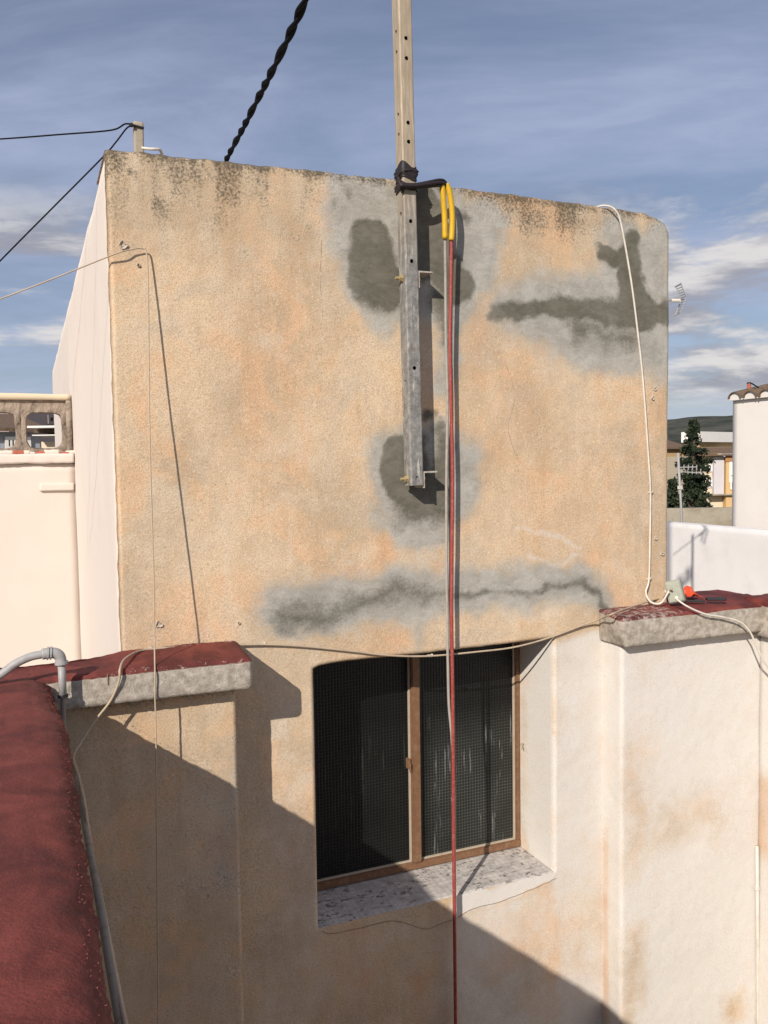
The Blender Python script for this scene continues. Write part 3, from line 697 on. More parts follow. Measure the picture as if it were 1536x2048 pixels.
def parapet_right():
    p = thing('parapet', 'whitewashed parapet right of the patio window with worn red concrete cap', 'parapet', (2.1, 2.2, -3.6))
    PR = 0.10
    V, F, N = rbox(1.724, 2.33, D-PR, D+0.02, -3.6, -0.585, 0.010, 0.007, 0.004, 6, 71, 0.001)
    x, y, z = V.T
    k = (D-PR)/D                                           # the stains of this face were measured on the facade plane
    sx, sz = x/k, z/k
    front = N[:, 1] < -0.4
    wx = sx+(fbm(x, y, z, 9, 4, 1)-0.5)*0.10; wz = sz+(fbm(x, y, z, 9, 4, 5)-0.5)*0.10
    bare = np.maximum.reduce([blob(wx, wz, [(1265, 1500, 14), (1275, 1600, 26), (1270, 1700, 26)], 0.14)*0.5, blob(wx, wz, [(1330, 1650, 26), (1400, 1620, 26), (1430, 1640, 10)], 0.13)*0.5,
                              blob(wx, wz, [(1262, 1880, 14), (1262, 2030, 18)], 0.07)*0.6, blob(wx, wz, [(1470, 2010, 22)], 0.06)*0.6, blob(wx, wz, [(1290, 1350, 14), (1310, 1310, 20)], 0.1)*0.15])
    A = dict(dry=0*x, wet=0*x, grime=0.16*sstep(0.05, 0.0, np.abs(z+0.585)), rust=np.maximum(bare*0.15, np.where(~front, blob(x+0*y, z, [(1206, 1650, 4), (1211, 1990, 4)], 0.05)*0.0, 0)), pale=np.clip(np.where(front, 0.86-bare, 0.80), 0, 1))
    zr0, zr1 = at(1206, 1620)[2], at(1211, 2010)[2]
    run = sstep(0.030, 0.004, np.abs(y-(D-0.018)))*(N[:, 0] < -0.5)*sstep(zr0, zr0-0.10, z)*(0.45+0.55*sstep(zr1-0.1, zr1+0.1, z))*(0.6+0.8*fbm(x, y, z, 14, 2, 8))
    A['rust'] = np.maximum(A['rust'], np.clip(run*0.8, 0, 1)); A['pale'] = np.clip(A['pale']-run*0.30, 0, 1)
    A['dry'] = np.where(front, blob(wx, wz, [(1420, 1800, 60), (1400, 1900, 70)], 0.25)*0.14, 0)
    child(mesh_np('wall', V, F, M['stucco'], None, A), p)
    V, F, N = rbox(1.688, 2.36, D-0.145, D+0.001, -0.588, -0.492, 0.009, 0.010, 0.003, 8, 72, 0.0016)
    def cap_masks(V):
        x, y, z = V.T
        return dict(red=np.clip((z+0.511)/0.016, 0, 1)*0.9, wear=0.48*sstep(2.08, 1.88, x)+0*z)
    x, y, z = V.T
    t = sstep(-0.55, -0.50, z)
    red = cap_masks(V)
    V[:, 2] += t*(y-(D-0.145))*0.07+t*(fbm(x, y, z, 6, 2, 79)-0.5)*0.012
    ch = sstep(0.05, 0.0, x-1.688)*sstep(-0.53, -0.588, z); V[:, 0] += ch*0.018
    V[:, 0] += sstep(0.03, 0, x-1.688)*sstep(D-0.12, D, y)*0.020
    child(mesh_np('coping', V, F, M['coping'], None, red), p)
    V, F, N = rbox(2.004, 2.36, D+0.001, D+0.14, -0.60, -0.484, 0.012, 0.01, 0.004, 8, 74, 0.001)
    child(mesh_np('coping', V, F, M['coping'], None, cap_masks(V)), p)
    # return running towards the viewer
    V, F, N = rbox(2.314, 2.62, -0.7, D-0.09, -3.6, -0.60, 0.03, 0.006, 0.004, 6, 75, 0.001)
    x, y, z = V.T
    z0 = at(1515, 1640, D-0.1)[2]
    b = blob(y*0+at(1515, 1600, D-0.1)[0]*D/(D-0.1), z*D/(D-0.1), [(1515, 1560, 8), (1515, 1690, 14)], 0.05)*sstep(0.30, 0.0, np.abs(y-(D-0.1)))
    A = dict(dry=0*x, wet=0*x, grime=0*x, rust=b*0.8, pale=np.clip(0.85-b*0.5, 0, 1))
    child(mesh_np('wall', V, F, M['stucco'], None, A), p)
    V, F, N = rbox(2.275, 2.68, -0.7, D-0.06, -0.606, -0.492, 0.014, 0.014, 0.006, 8, 76, 0.002)
    x, y, z = V.T
    V[:, 2] += sstep(-0.55, -0.50, z)*0.018*sstep(1.7, 2.1, y)
    child(mesh_np('coping', V, F, M['coping'], None, dict(red=np.clip((z+0.511)/0.016, 0, 1)*0.9, wear=0*x)), p)
parapet_right()
near = MB().box(0.03, 2.32, -0.98, -0.72, -3.6, -0.56).build('unseen_patio_wall', M['white_wall'])  # out of view; added for bounce and to keep sky light out
tag(near, 'whitewashed wall closing the patio unseen behind the viewpoint, added to shape the light', 'wall')
struct(MB().box(-6, -0.34, -6, 2.09, -1.62, -1.5).build('roof_terrace', M['concrete']))
struct(MB().box(-6, XL-0.01, 2.2, 9.5, -1.45, -1.32).build('roof_terrace', M['concrete']))
struct(MB().box(XR+0.01, 7.0, D+0.15, 12, -1.95, -1.82).build('roof_terrace', M['concrete']))

# ------------------------------------------------------------------ left neighbour wall with openwork blocks
def openwork_wall():
    yw = 4.305
    p = thing('openwork_parapet', 'white terrace wall at the left edge topped with weathered concrete openwork blocks', 'wall', (-1.0, yw+0.1, -1.4))
    V, F, N = rbox(-3.2, XL+0.004, yw, yw+0.22, -1.4, 0.025, 0.04, 0.006, 0.005, 5, 81)
    child(mesh_np('wall', V, F, M['white_wall']), p)
    V, F, N = rbox(-3.2, XL-0.002, yw-0.022, yw+0.215, 0.026, 0.072, 0.012, 0.004, 0.004, 14, 82, 0.003)
    child(mesh_np('ledge', V, F, M['white_wall']), p)
    V, F, N = rbox(-3.2, XL-0.004, yw+0.07, yw+0.21, 0.331, 0.362, 0.02, 0.006, 0.003, 9, 83, 0.001)
    child(mesh_np('top_slab', V, F, M['cream']), p)
    V, F, N = rbox(0.045, 0.198, yw-0.014, yw+0.01, -0.105, -0.068, 0.008, 0.003, 0.001, 9, 84)
    child(mesh_np('ledge_tile', V, F, M['white_wall']), p)
    # one openwork block: a square ring whose opening has splayed, rounded corners
    S, H, dep = 0.205, 0.254, 0.10
    n = 32; outer, inner = [], []
    for k in range(n):
        a = 2*math.pi*k/n; c, s = math.cos(a), math.sin(a); q = max(abs(c), abs(s))
        outer.append((c/q*S/2, s/q*H/2))
        e = (abs(c)**5+abs(s)**5)**(-1/5); inner.append((c*e*(S/2-0.020), s*e*(H/2-0.038)-0.018))
    V = []; nr = []
    for y_, sc in ((0, 1.0), (0.03, 0.95), (dep, 1.0)):
        V += [(x*1.0, y_, z*1.0) for x, z in outer]; V += [(x*sc, y_, z*sc) for x, z in inner]
    V = np.array(V); F = []
    o = lambda r, k: r*2*n+k % n
    i = lambda r, k: r*2*n+n+k % n
    for k in range(n):
        F.append((o(0, k), o(0, k+1), i(0, k+1), i(0, k))); F.append((i(2, k), i(2, k+1), o(2, k+1), o(2, k)))
        for r in (0, 1):
            F.append((o(r+1, k), o(r+1, k+1), o(r, k+1), o(r, k))); F.append((i(r, k), i(r, k+1), i(r+1, k+1), i(r+1, k)))
    V[:, :] += (np.random.RandomState(3).rand(*V.shape)-0.5)*0.004
    me = None
    for j in range(15):
        x = 0.0765-j*(S+0.003)
        if me is None:
            ob = mesh_np('openwork_block', V, np.array(F), M['oldblock'], None, smooth=False); me = ob.data
        else:
            ob = link('openwork_block', me)
        ob.location = (x, yw+0.09, 0.203); child(ob, p)
    V, F, N = rbox(0.176, XL-0.001, yw+0.06, yw+0.20, 0.070, 0.332, 0.012, 0.006, 0.005, 14, 85, 0.002)
    child(mesh_np('end_pier', V, F, M['oldblock']), p)
    for j, x in enumerate([0.19, 0.165, 0.12, 0.095, 0.06, 0.02, -0.01, -0.04, -0.085, -0.11, -0.15, -0.2]):
        w = random.uniform(0.012, 0.026)
        V2, F2, N2 = rbox(x-w, x+w, yw+0.0, yw+0.05, 0.070, 0.070+random.uniform(0.010, 0.022), 0.006, 0.005, 0.004, 30, j)
        child(mesh_np('brick_fragment', V2, F2, M['brickbit'] if j % 3 == 1 else M['white_wall']), p)
M['cream'] = simple('cream_render', (0.66, 0.55, 0.40), 0.95, 0.1, 2, spec=0.1)
M['oldblock'] = simple('weathered_block', (0.34, 0.275, 0.22), 0.95, 0.5, 26, bumpd=0.008, spec=0.1, dirt=(0.07, 0.05, 0.038, 0.85), dscale=17)
M['brickbit'] = simple('brick_red', (0.42, 0.12, 0.075), 0.9, 0.3, 60, bumpd=0.003)
openwork_wall()

# ------------------------------------------------------------------ steel post with holes, brackets and bolts
def steel_post():
    w, dpt = 0.041, 0.048
    zb = -0.062; x0 = 1.0035; yf = D-0.073; TOP = 4.75
    p = thing('steel_post', 'tall perforated square steel post bolted to the ochre wall by two angle brackets', 'post', (x0+w/2, yf+dpt/2, zb))
    tilt = math.radians(-0.86); p.rotation_euler = (0, tilt, 0)
    def loc_z(px, py, y): return (at(px, py, y)[2]-zb)
    front = [loc_z(a, b, yf) for a, b in [(834, 956), (828, 736), (823, 522), (820, 442), (816, 283), (815, 245), (812, 116), (812, 76)]]
    front += [front[-1]+0.20+0.22*k for k in range(14)]
    side = [loc_z(a, b, yf+0.02) for a, b in [(808, 763), (797, 562), (799, 427), (794, 268), (793, 228), (789, 103), (788, 62)]]
    side += [side[-1]+0.20+0.22*k for k in range(14)]
    L = TOP-zb; hr = 0.0058; ch = 0.005; n = 16
    m = MB()
    def strip(org, ux, width, holes, sgn, cx):
        """flat side with round holes and turned-in rims"""
        org = np.array(org, float); ux = np.array(ux, float); uz = np.array([0, 0, 1.0]); nin = np.cross(uz, ux)*sgn
        hs = 0.011; z = 0.0
        P = lambda u, v: org+ux*u+uz*v
        for h in sorted(holes):
            if h-hs < z or h+hs > L: continue
            m.quad(P(0, z), P(width, z), P(width, h-hs), P(0, h-hs))
            base = len(m.v); ring = []
            for k in range(n):
                a = 2*math.pi*k/n; c, s = math.cos(a), math.sin(a); q = max(abs(c), abs(s))
                ux_ = cx+c/q*hs; ux_ = 0 if (c/q) <= -0.999 else (width if (c/q) >= 0.999 else cx+(c/q)*(cx if c < 0 else width-cx))
                m.v.append(tuple(P(ux_, h+s/q*hs))); ring.append((c, s))
            for c, s in ring: m.v.append(tuple(P(cx+c*hr, h+s*hr)))
            for c, s in ring: m.v.append(tuple(P(cx+c*hr, h+s*hr)+nin*0.003))
            for k in range(n):
                k2 = (k+1) % n
                m.f.append((base+k, base+k2, base+n+k2, base+n+k)); m.f.append((base+n+k, base+n+k2, base+2*n+k2, base+2*n+k))
            z = h+hs
        m.quad(P(0, z), P(width, z), P(width, L), P(0, L))
    a, b = w/2, dpt/2
    strip((-a+ch, -b, 0), (1, 0, 0), w-2*ch, front, 1, (w-2*ch)*0.5)
    strip((-a, b-ch, 0), (0, -1, 0), dpt-2*ch, side, 1, (dpt-2*ch)*0.55)
    strip((a, -b+ch, 0), (0, 1, 0), dpt-2*ch, side, 1, (dpt-2*ch)*0.45)
    strip((a-ch, b, 0), (-1, 0, 0), w-2*ch, [], 1, 0.01)
    for cx, cy, a0 in ((-a+ch, -b+ch, math.pi), (a-ch, -b+ch, 1.5*math.pi), (a-ch, b-ch, 0), (-a+ch, b-ch, 0.5*math.pi)):
        pr = [(cx+math.cos(a0+t*math.pi/8)*ch, cy+math.sin(a0+t*math.pi/8)*ch) for t in range(5)]
        for q, r in zip(pr[:-1], pr[1:]): m.quad((*q, 0), (*r, 0), (*r, L), (*q, L))
    # wall thickness seen at the open foot
    t = 0.003
    for (xa, ya), (xb, yb) in (((-a, -b), (a, -b)), ((a, -b), (a, b)), ((a, b), (-a, b)), ((-a, b), (-a, -b))):
        k = 1-t/a*1.2
        m.quad((xa*0.98, ya*0.98, 0.0003), (xa*k, ya*k, 0.0003), (xb*k, yb*k, 0.0003), (xb*0.98, yb*0.98, 0.0003))
        m.quad((xa*k, ya*k, 0.0003), (xa*k, ya*k, 0.3), (xb*k, yb*k, 0.3), (xb*k, yb*k, 0.0003))
    m.build('tube', M['galv'], p)
    for py_, px_ in ((541, 840), (943, 851)):
        z = at(px_, py_, yf)[2]-zb
        g = MB()
        x0_ = a+0.0006
        g.prism([(x0_, -b+0.004, z), (x0_, -b+0.004, z-0.048), (x0_+0.005, -b+0.004, z-0.048), (x0_+0.005, -b+0.004, z-0.005), (x0_+0.046, -b+0.004, z-0.005), (x0_+0.046, -b+0.004, z)], (0, 0.095, 0))
        br = g.build('bracket', M['bracket'], p, bevel=0.0008)
        zb_ = z-0.020
        bt = MB().tube([(-a-0.021, 0, zb_), (a+0.016, 0, zb_)], 0.0042, 10)
        for xc, rr, hh in ((-a-0.009, 0.0088, 0.007), (a+0.0060, 0.0088, 0.006)):
            hexa = [(xc, math.cos(k*math.pi/3)*rr, zb_+math.sin(k*math.pi/3)*rr) for k in range(6)]; bt.prism(hexa, (hh, 0, 0))
        bt.tube([(-a-0.0018, 0, zb_), (-a-0.0002, 0, zb_)], 0.0115, 14)
        b_ = bt.build('bolt', M['brass'], None); b_.parent = br
    # cross arm with insulators near the head
    MB().box(-0.34, 0.34, -b-0.042, -b-0.001, 3.16, 3.20).build('cross_arm', M['galv'], p, bevel=0.002)
    for x in (-0.30, -0.16, 0.16, 0.30):
        q = MB(); q.tube([(x, -b-0.02, 3.20+zz) for zz in (0, 0.02, 0.03, 0.05, 0.06, 0.085, 0.10, 0.115)], [0.008, 0.008, 0.032, 0.036, 0.022, 0.034, 0.030, 0.012], 12)
        q.build('insulator', M['boxgrey'], p, smooth=True)
    MB().box(-a-0.001, a+0.001, -b-0.001, b+0.001, L+0.0005, L+0.006).build('cap_plate', M['galv'], p)
    return p
steel_post()

# ------------------------------------------------------------------ hanging red and grey cables in yellow sheaths, black binding
def post_axis(z):                                           # centre line of the post
    return np.array([1.0035+0.0205-math.tan(math.radians(0.86))*(z+0.062), D-0.073+0.024, z])
def ring_path(z, grow=0.005, slope=0.0, n=28, ph=0.0):
    c = post_axis(z); out = []
    for k in range(n+1):
        a = 2*math.pi*k/n+ph; e = (abs(math.cos(a))**6+abs(math.sin(a))**6)**(-1/6)
        out.append(c+np.array([math.cos(a)*e*(0.0205+grow), math.sin(a)*e*(0.024+grow), slope*math.cos(a)+random.uniform(-1, 1)*0.0006]))
    return out
def bindings():
    o = thing('black_binding', 'black tape and cord wound round the steel post and tied to the yellow sheaths', 'binding', tuple(post_axis(0.80)))
    z1 = at(812, 330, D-0.075)[2]; z2 = at(812, 368, D-0.075)[2]
    def band(za, zb_, grow, seed):
        n = 40; rows = 7; V = []; rs = np.random.RandomState(seed)
        wob = [0.004*math.sin(a*2+seed)+0.003*math.sin(a*3+seed*2) for a in np.linspace(0, 2*math.pi, n, endpoint=False)]
        for r in range(rows):
            f = r/(rows-1); z = za+(zb_-za)*f; bul = grow+0.0035*math.sin(math.pi*f)+0.0016*math.sin(f*19+seed)
            c = post_axis(z)
            for k in range(n):
                a = 2*math.pi*k/n; e = (abs(math.cos(a))**7+abs(math.sin(a))**7)**(-1/7)
                V.append(c+np.array([math.cos(a)*e*(0.0205+bul), math.sin(a)*e*(0.024+bul), wob[k]*(1-f*0.6)+0.003*math.sin(a*2.0+r)])+rs.normal(size=3)*0.0003)
        F = [(r*n+k, r*n+(k+1) % n, (r+1)*n+(k+1) % n, (r+1)*n+k) for r in range(rows-1) for k in range(n)]
        return mesh_np('tape_wrap', np.array(V), np.array(F), M['black'])
    child(band(z1+0.004, z1-0.036, 0.0022, 1), o)
    child(band(z1-0.010, z1-0.024, 0.0040, 4), o)
    child(band(z2+0.006, z2-0.014, 0.0026, 2), o)
    m = MB()
    m.tube(smooth_path([post_axis(z1-0.03)+np.array([-0.026, -0.006, 0]), post_axis(z2)+np.array([-0.028, -0.020, 0.0]), post_axis(z2-0.024)+np.array([-0.024, -0.026, 0.0])], 6), 0.0052, 8)
    child(m.build('cord_knot', M['black'], None, smooth=True), o)
    for k, (dy, dz, bow) in enumerate([(0.0, 0.0, 0.0), (-0.004, 5, -0.004), (0.004, 11, 0.006)]):
        P = [at(800, 368+dz*0.6, D-0.083+dy), at(830, 369+dz*0.5, D-0.084+dy), at(858, 364+dz*0.8, D-0.078+dy), at(880, 360+dz, D-0.068+dy), at(890, 364+dz, D-0.060+dy), at(893-k*4, 376, D-0.057)]
        child(MB().tube(smooth_path(P, 8), 0.0046, 8).build('cord', M['black'], None, smooth=True), o)
bindings()
def hanging():
    # red one
    o = thing('hanging_cable', 'red cable hanging from the steel post past the window, upper end in yellow sheath', 'cable', tuple(at(898, 478, D-0.05)))
    P = [at(903, 470, D-0.048), at(902, 560, D-0.042), at(900, 680, D-0.038), at(902, 800, D-0.036), at(905, 950, D-0.036), at(904, 1080, D-0.036), at(903, 1200, D-0.036), at(904, 1300, D-0.036), at(906, 1450, D-0.036), at(907, 1650, D-0.037), at(909, 1850, D-0.038), at(911, 2048, D-0.038), at(913, 2400, D-0.038)]
    child(MB().tube(smooth_path(P, 10), 0.0054, 10).build('cable', M['red'], None, smooth=True), o)
    P = [at(893, 368, D-0.060), at(899, 385, D-0.060), at(904, 420, D-0.056), at(904.5, 450, D-0.052), at(903, 481, D-0.049)]
    child(MB().tube(smooth_path(P, 8), 0.0083, 12).build('sheath', M['yellow'], None, smooth=True), o)
    o = thing('hanging_cable', 'grey cable hanging beside the red one, upper end in yellow sheath', 'cable', tuple(at(890, 478, D-0.05)))
    P = [at(890, 470, D-0.046), at(891, 560, D-0.034), at(892, 680, D-0.028), at(895, 800, D-0.026), at(893, 950, D-0.026), at(893, 1080, D-0.026), at(894, 1200, D-0.024), at(896, 1330, D-0.024), at(898, 1410, D-0.024), at(904, 1480, D-0.022), at(908, 1580, D-0.022), at(909, 1700, D-0.022), at(911, 2048, D-0.022), at(913, 2400, D-0.022)]
    child(MB().tube(smooth_path(P, 10), 0.0044, 10).build('cable', M['greycable'], None, smooth=True), o)
    P = [at(884, 370, D-0.060), at(886, 390, D-0.058), at(889, 430, D-0.052), at(890, 478, D-0.047)]
    child(MB().tube(smooth_path(P, 8), 0.0083, 12).build('sheath', M['yellow'], None, smooth=True), o)
hanging()

# ------------------------------------------------------------------ cables, clips, junction box
def cable(name, pts, r, mat, label, n=10, sides=8, clips=()):
    o = thing(name, label, 'cable', tuple(pts[0]))
    child(MB().tube(smooth_path(pts, n), r, sides).build('cable', M[mat], None, smooth=True), o)
    for c in clips:
        c = np.array(c); m = MB()
        m.box(c[0]-0.006, c[0]+0.006, c[1]-0.004, c[1]+0.010, c[2]-0.0028, c[2]+0.0028)
        m.tube([c+np.array([0.007, 0.004, 0.004]), c+np.array([0.007, -0.004, 0.004])], 0.0022, 8)
        child(m.build('clip', M['whitecable'], None, bevel=0.0008), o)
    return o
def hang_s(py): return float(np.interp(py, [500, 700, 900, 1100, 1285, 1328, 1345, 1420, 2048], [0.012, 0.043, 0.076, 0.105, 0.134, 0.165, 0.183, 0.183, 0.183]))
pts = [at(-420, 745, 2.75), at(-150, 652, 2.45), at(0, 598, 2.35), at(120, 552, 2.28), at(225, 510, D-0.016), at(262, 499, D-0.014), at(284, 497, D-0.012), at(293, 506, D-0.013)]
pts += [at(px, py, D-hang_s(py)) for px, py in [(296, 560), (297, 640), (298, 760), (300, 900), (304, 1040), (308, 1180), (309, 1270), (309.5, 1322), (310, 1345), (310, 1390), (312, 1470), (313, 1640), (315, 1850), (316, 2048), (318, 2350)]]
cable('drop_cable', pts, 0.0019, 'tancable', 'thin tan cable arriving from the left sky and hanging down the ochre wall')
pts = [at(1170, 428, D+0.16), at(1192, 415, D+0.03), at(1212, 411.5, D-0.004), at(1230, 420, D-0.020), at(1242, 448, D-0.022), at(1262, 560, D-0.020), at(1275, 660, D-0.018), at(1286, 760, D-0.015), at(1296, 900, D-0.012), at(1301, 985, D-0.010), at(1300, 1080, D-0.009), at(1298, 1158, D-0.010), at(1292, 1185, D-0.020), at(1302, 1204, D-0.045), at(1322, 1206, D-0.065), at(1338, 1182, D-0.082)]
cable('roof_cable', pts, 0.0032, 'whitecable', 'white cable from the roof edge down the right side of the ochre wall', clips=[at(1301, 985, D-0.006), at(1298, 1158, D-0.006)])
s0 = 0.010
pts = [at(1344, 1178, D-0.088), atz(1325, 1194, -0.466), atz(1290, 1205, -0.471), atz(1250, 1218, -0.473), atz(1222, 1229, -0.475), at(1200, 1238, D-0.045), at(1172, 1248, D-0.014), at(1100, 1275, D-s0), at(1030, 1294, D-s0), at(960, 1303, D-s0), at(860, 1312, D-s0), at(780, 1311, D-s0), at(700, 1302, D-s0), at(610, 1293, D-s0), at(525, 1289, D-s0), at(420, 1292, D-0.014), at(330, 1296, D-0.018), at(280, 1302, D-0.035), at(250, 1318, D-0.12), at(240, 1338, D-0.182), at(238, 1362, D-0.186), at(222, 1400, D-0.180), at(190, 1442, D-0.185), at(160, 1488, D-0.21), at(147, 1515, D-0.28)]
pts += [atx(px, py, 0.074) for px, py in [(157, 1552), (168, 1600), (177, 1660), (187, 1720), (203, 1800), (221, 1895), (237, 1980), (251, 2048), (305, 2300)]]
cable('swag_cable', pts, 0.0029, 'tancable', 'tan cable clipped along the wall above the window, dropping beside the red parapet', clips=[at(525, 1289, D-0.006), at(860, 1312, D-0.006), at(297, 1299, D-0.012)])
pts = [at(1350, 1196, D-0.130), at(1375, 1213, D-0.155), at(1410, 1228, D-0.165), at(1445, 1234, D-0.165), at(1480, 1244, D-0.17), at(1500, 1264, D-0.175), at(1512, 1290, D-0.18), at(1530, 1325, D-0.19), at(1570, 1380, D-0.2), at(1640, 1440, D-0.2)]
cable('box_cable', pts, 0.0031, 'whitecable', 'white cable drooping from the grey junction box across the right concrete cap')
# grey conduit: elbow over the corner, then down the inner face of the red parapet
def conduit():
    o = thing('conduit_pipe', 'grey plastic conduit with an elbow at the left corner of the patio', 'pipe', tuple(at(122, 1330, 2.045)))
    y = 2.045
    P = [at(-60, 1385, y), at(0, 1350, y), at(30, 1328, y), at(60, 1314, y), at(85, 1308.5, y)]
    child(MB().tube(smooth_path(P, 8), 0.0095, 12).build('flexible_pipe', M['pvc'], None, smooth=True), o)
    P = [at(84, 1308.5, y), at(100, 1306, y), at(112, 1307, y), at(120, 1314, y), at(123, 1328, y)]
    child(MB().tube(smooth_path(P, 6), 0.0125, 14).build('elbow', M['pvc'], None, smooth=True), o)
    for a, b in ((94, 1306.5), (100, 1306)):
        child(MB().tube([at(a, b, y), at(a+3.5, b, y)], 0.0150, 14).build('collar', M['pvc'], None, smooth=False), o)
    child(MB().tube([at(122.5, 1323, y), at(123, 1328, y)], 0.0150, 14).build('collar', M['pvc'], None), o)
    child(MB().tube([at(123, 1328, y), at(126, 1394, y)], 0.0085, 12).build('upright_pipe', M['pvc'], None, smooth=True), o)
    P = [at(126, 1391, y), at(127, 1440, y-0.01), at(131, 1480, y-0.06)]
    P += [atx(px, py, 0.070) for px, py in [(140, 1512), (152, 1552), (161, 1600), (170, 1650), (182, 1715), (197, 1795), (213, 1890), (228, 1975), (241, 2048), (290, 2300)]]
    child(MB().tube(smooth_path(P, 8), 0.0056, 12).build('pipe', M['dirtypipe'], None, smooth=True), o)
    child(MB().tube([at(126, 1389, y), at(126.2, 1394, y)], 0.0115, 12).build('clip', M['dark'], None), o)
conduit()
P = [at(1514, 1692, D-0.108), at(1515, 1850, D-0.108), at(1516, 2048, D-0.108), at(1518, 2300, D-0.108)]
o = thing('corner_conduit', 'thin white conduit rising up the right corner of the patio', 'pipe', tuple(P[-1]))
child(MB().tube(P, 0.0055, 10).build('pipe', M['whitecable'], None, smooth=True), o)
child(MB().tube([at(1514, 1774, D-0.112), at(1514, 1780, D-0.112)], 0.008, 10).build('clip', M['whitecable'], None), o)

def junction():
    c = Vector(atz(1356, 1206, -0.476))
    o = thing('junction_box', 'small grey green junction box leaning on the right concrete cap', 'junction box', tuple(c))
    V, F, N = rbox(-0.026, 0.026, -0.022, 0.022, 0.0, 0.076, 0.006, 0.004, 0.0004, 20, 91)
    b = mesh_np('box', V, F, M['boxgrey'], o)
    o.rotation_euler = (math.radians(-10), math.radians(-15), math.radians(-48))
    V, F, N = rbox(-0.0245, 0.0245, -0.0275, -0.0222, 0.003, 0.073, 0.006, 0.002, 0.0002, 20, 92)
    mesh_np('lid', V, F, M['boxgrey'], o)
    for x, z in ((-0.018, 0.01), (0.018, 0.066), (-0.018, 0.066), (0.018, 0.01)):
        MB().tube([(x, -0.0276, z), (x, -0.0288, z)], 0.0022, 8).build('screw', M['pvc'], o)
    for x, y, z in ((-0.0262, 0.0, 0.045), (0.004, -0.0277, 0.016)):
        d = (-0.006, 0, 0) if x < -0.02 else (0, -0.006, 0)
        MB().tube([(x, y, z), (x+d[0], y+d[1], z)], 0.0062, 10).build('grommet', M['whitecable'], o)
junction()
def rubbish():
    c = atz(1385, 1197, -0.478); rs = np.random.RandomState(5)
    n = 14; u, v = np.meshgrid(np.linspace(-1, 1, n), np.linspace(-1, 1, n), indexing='ij'); u = u.ravel(); v = v.ravel()
    h = 0.040*np.exp(-((u+0.35)**2*1.4+v*v*0.9))+0.010*(fbm(u, v, 0*u, 1.8, 3, 3)-0.4)*2.2
    X = c[0]+u*0.034+(fbm(u, v, 0*u, 2, 2, 4)-0.5)*0.02; Y = c[1]+0.012+v*0.026; Z = c[2]+np.maximum(h, 0.0025)
    Vt = np.stack([X, Y, Z], 1); Vb = Vt.copy(); Vb[:, 2] -= 0.002
    i = (np.arange(n-1)[:, None]*n+np.arange(n-1)[None, :]).ravel(); Q = np.stack([i, i+n, i+n+1, i+1], 1)
    tag(mesh_np('plastic_sheet', np.concatenate([Vt, Vb]), np.concatenate([Q, (Q+n*n)[:, ::-1]]), M['orange'], None, smooth=False), 'crumpled orange plastic scrap behind the junction box', 'scrap')
    c = atz(1432, 1201, -0.475)
    V, F, N = rbox(-0.032, 0.032, -0.012, 0.012, 0, 0.010, 0.005, 0.002, 0.001, 30, 2)
    ob = tag(mesh_np('rubber_strip', V, F, M['dark']), 'flat black strip lying on the red cap right of the orange scrap', 'strip'); ob.location = c; ob.rotation_euler = (0, 0, math.radians(-25))
    c = atz(1392, 1204, -0.478)
    V, F, N = rbox(-0.034, 0.028, -0.008, 0.008, 0, 0.007, 0.005, 0.002, 0.001, 30, 3)
    ob = tag(mesh_np('rubber_strip', V, F, M['dark']), 'black strip under the orange scrap beside the junction box', 'strip'); ob.location = c; ob.rotation_euler = (0, 0, math.radians(-30))
rubbish()

# ------------------------------------------------------------------ wires in the sky, stake on the roof
def twisted():
    A = [far(428, 372, 5.6), far(452, 320, 5.0)]
    end = np.array([0.975, D-0.045, 1.86]); mid = far(612, -4, 2.85)
    path = smooth_path([A[0], A[1], A[1]*0.55+mid*0.45-np.array([0, 0, 0.012]), mid, end], 60)
    o = thing('twisted_cable', 'thick black twisted power cable rising from the roof edge towards the post head', 'cable', tuple(A[0]))
    L = 0; prev = path[0]
    S = [[], []]
    for k, p in enumerate(path):
        L += np.linalg.norm(p-prev); prev = p
        T = path[min(k+1, len(path)-1)]-path[max(k-1, 0)]; T /= np.linalg.norm(T)
        u = np.cross(T, [0.3, 1, 0.1]); u /= np.linalg.norm(u); w = np.cross(T, u)
        a = 2*math.pi*L/0.40+0.5*math.sin(L*9)
        for j in (0, 1): S[j].append(p+(u*math.cos(a+j*math.pi)+w*math.sin(a+j*math.pi))*0.0078)
    for j in (0, 1): child(MB().tube(S[j], 0.0088, 8).build('strand', M['blackcable'], None, smooth=True), o)
twisted()
YS = 2.46
def stake():
    b = at(278, 310, YS); w = 0.0135
    o = thing('wooden_stake', 'short weathered stake holding thin wires on the left roof corner', 'stake', tuple(b))
    t = at(276, 246, YS)
    V, F, N = rbox(b[0]-w, b[0]+w, YS-0.012, YS+0.012, b[2]-0.05, t[2], 0.006, 0.002, 0.0008, 30, 4)
    V[:, 0] += (V[:, 2]-b[2])/(t[2]-b[2])*(t[0]-b[0])
    child(mesh_np('post', V, F, M['stake']), o)
    m = MB().tube([at(288, 256, YS-0.014), at(258, 248, YS-0.016)], 0.003, 8).tube([at(266, 250, YS-0.017), at(259, 250, YS-0.017)], 0.006, 8)
    child(m.build('insulator_pin', M['dark'], None), o)
stake()
tag(MB().tube(smooth_path([at(-420, 300, 3.4), at(-200, 289, 3.0), at(0, 278, 2.75), at(120, 269, 2.6), at(200, 263, 2.52), at(232, 258, YS), at(250, 248, YS-0.01), at(264, 249, YS-0.016)], 8), 0.0022, 6).build('thin_wire', M['blackcable'], None, smooth=True), 'thin black wire running level from the left to the roof stake', 'wire')
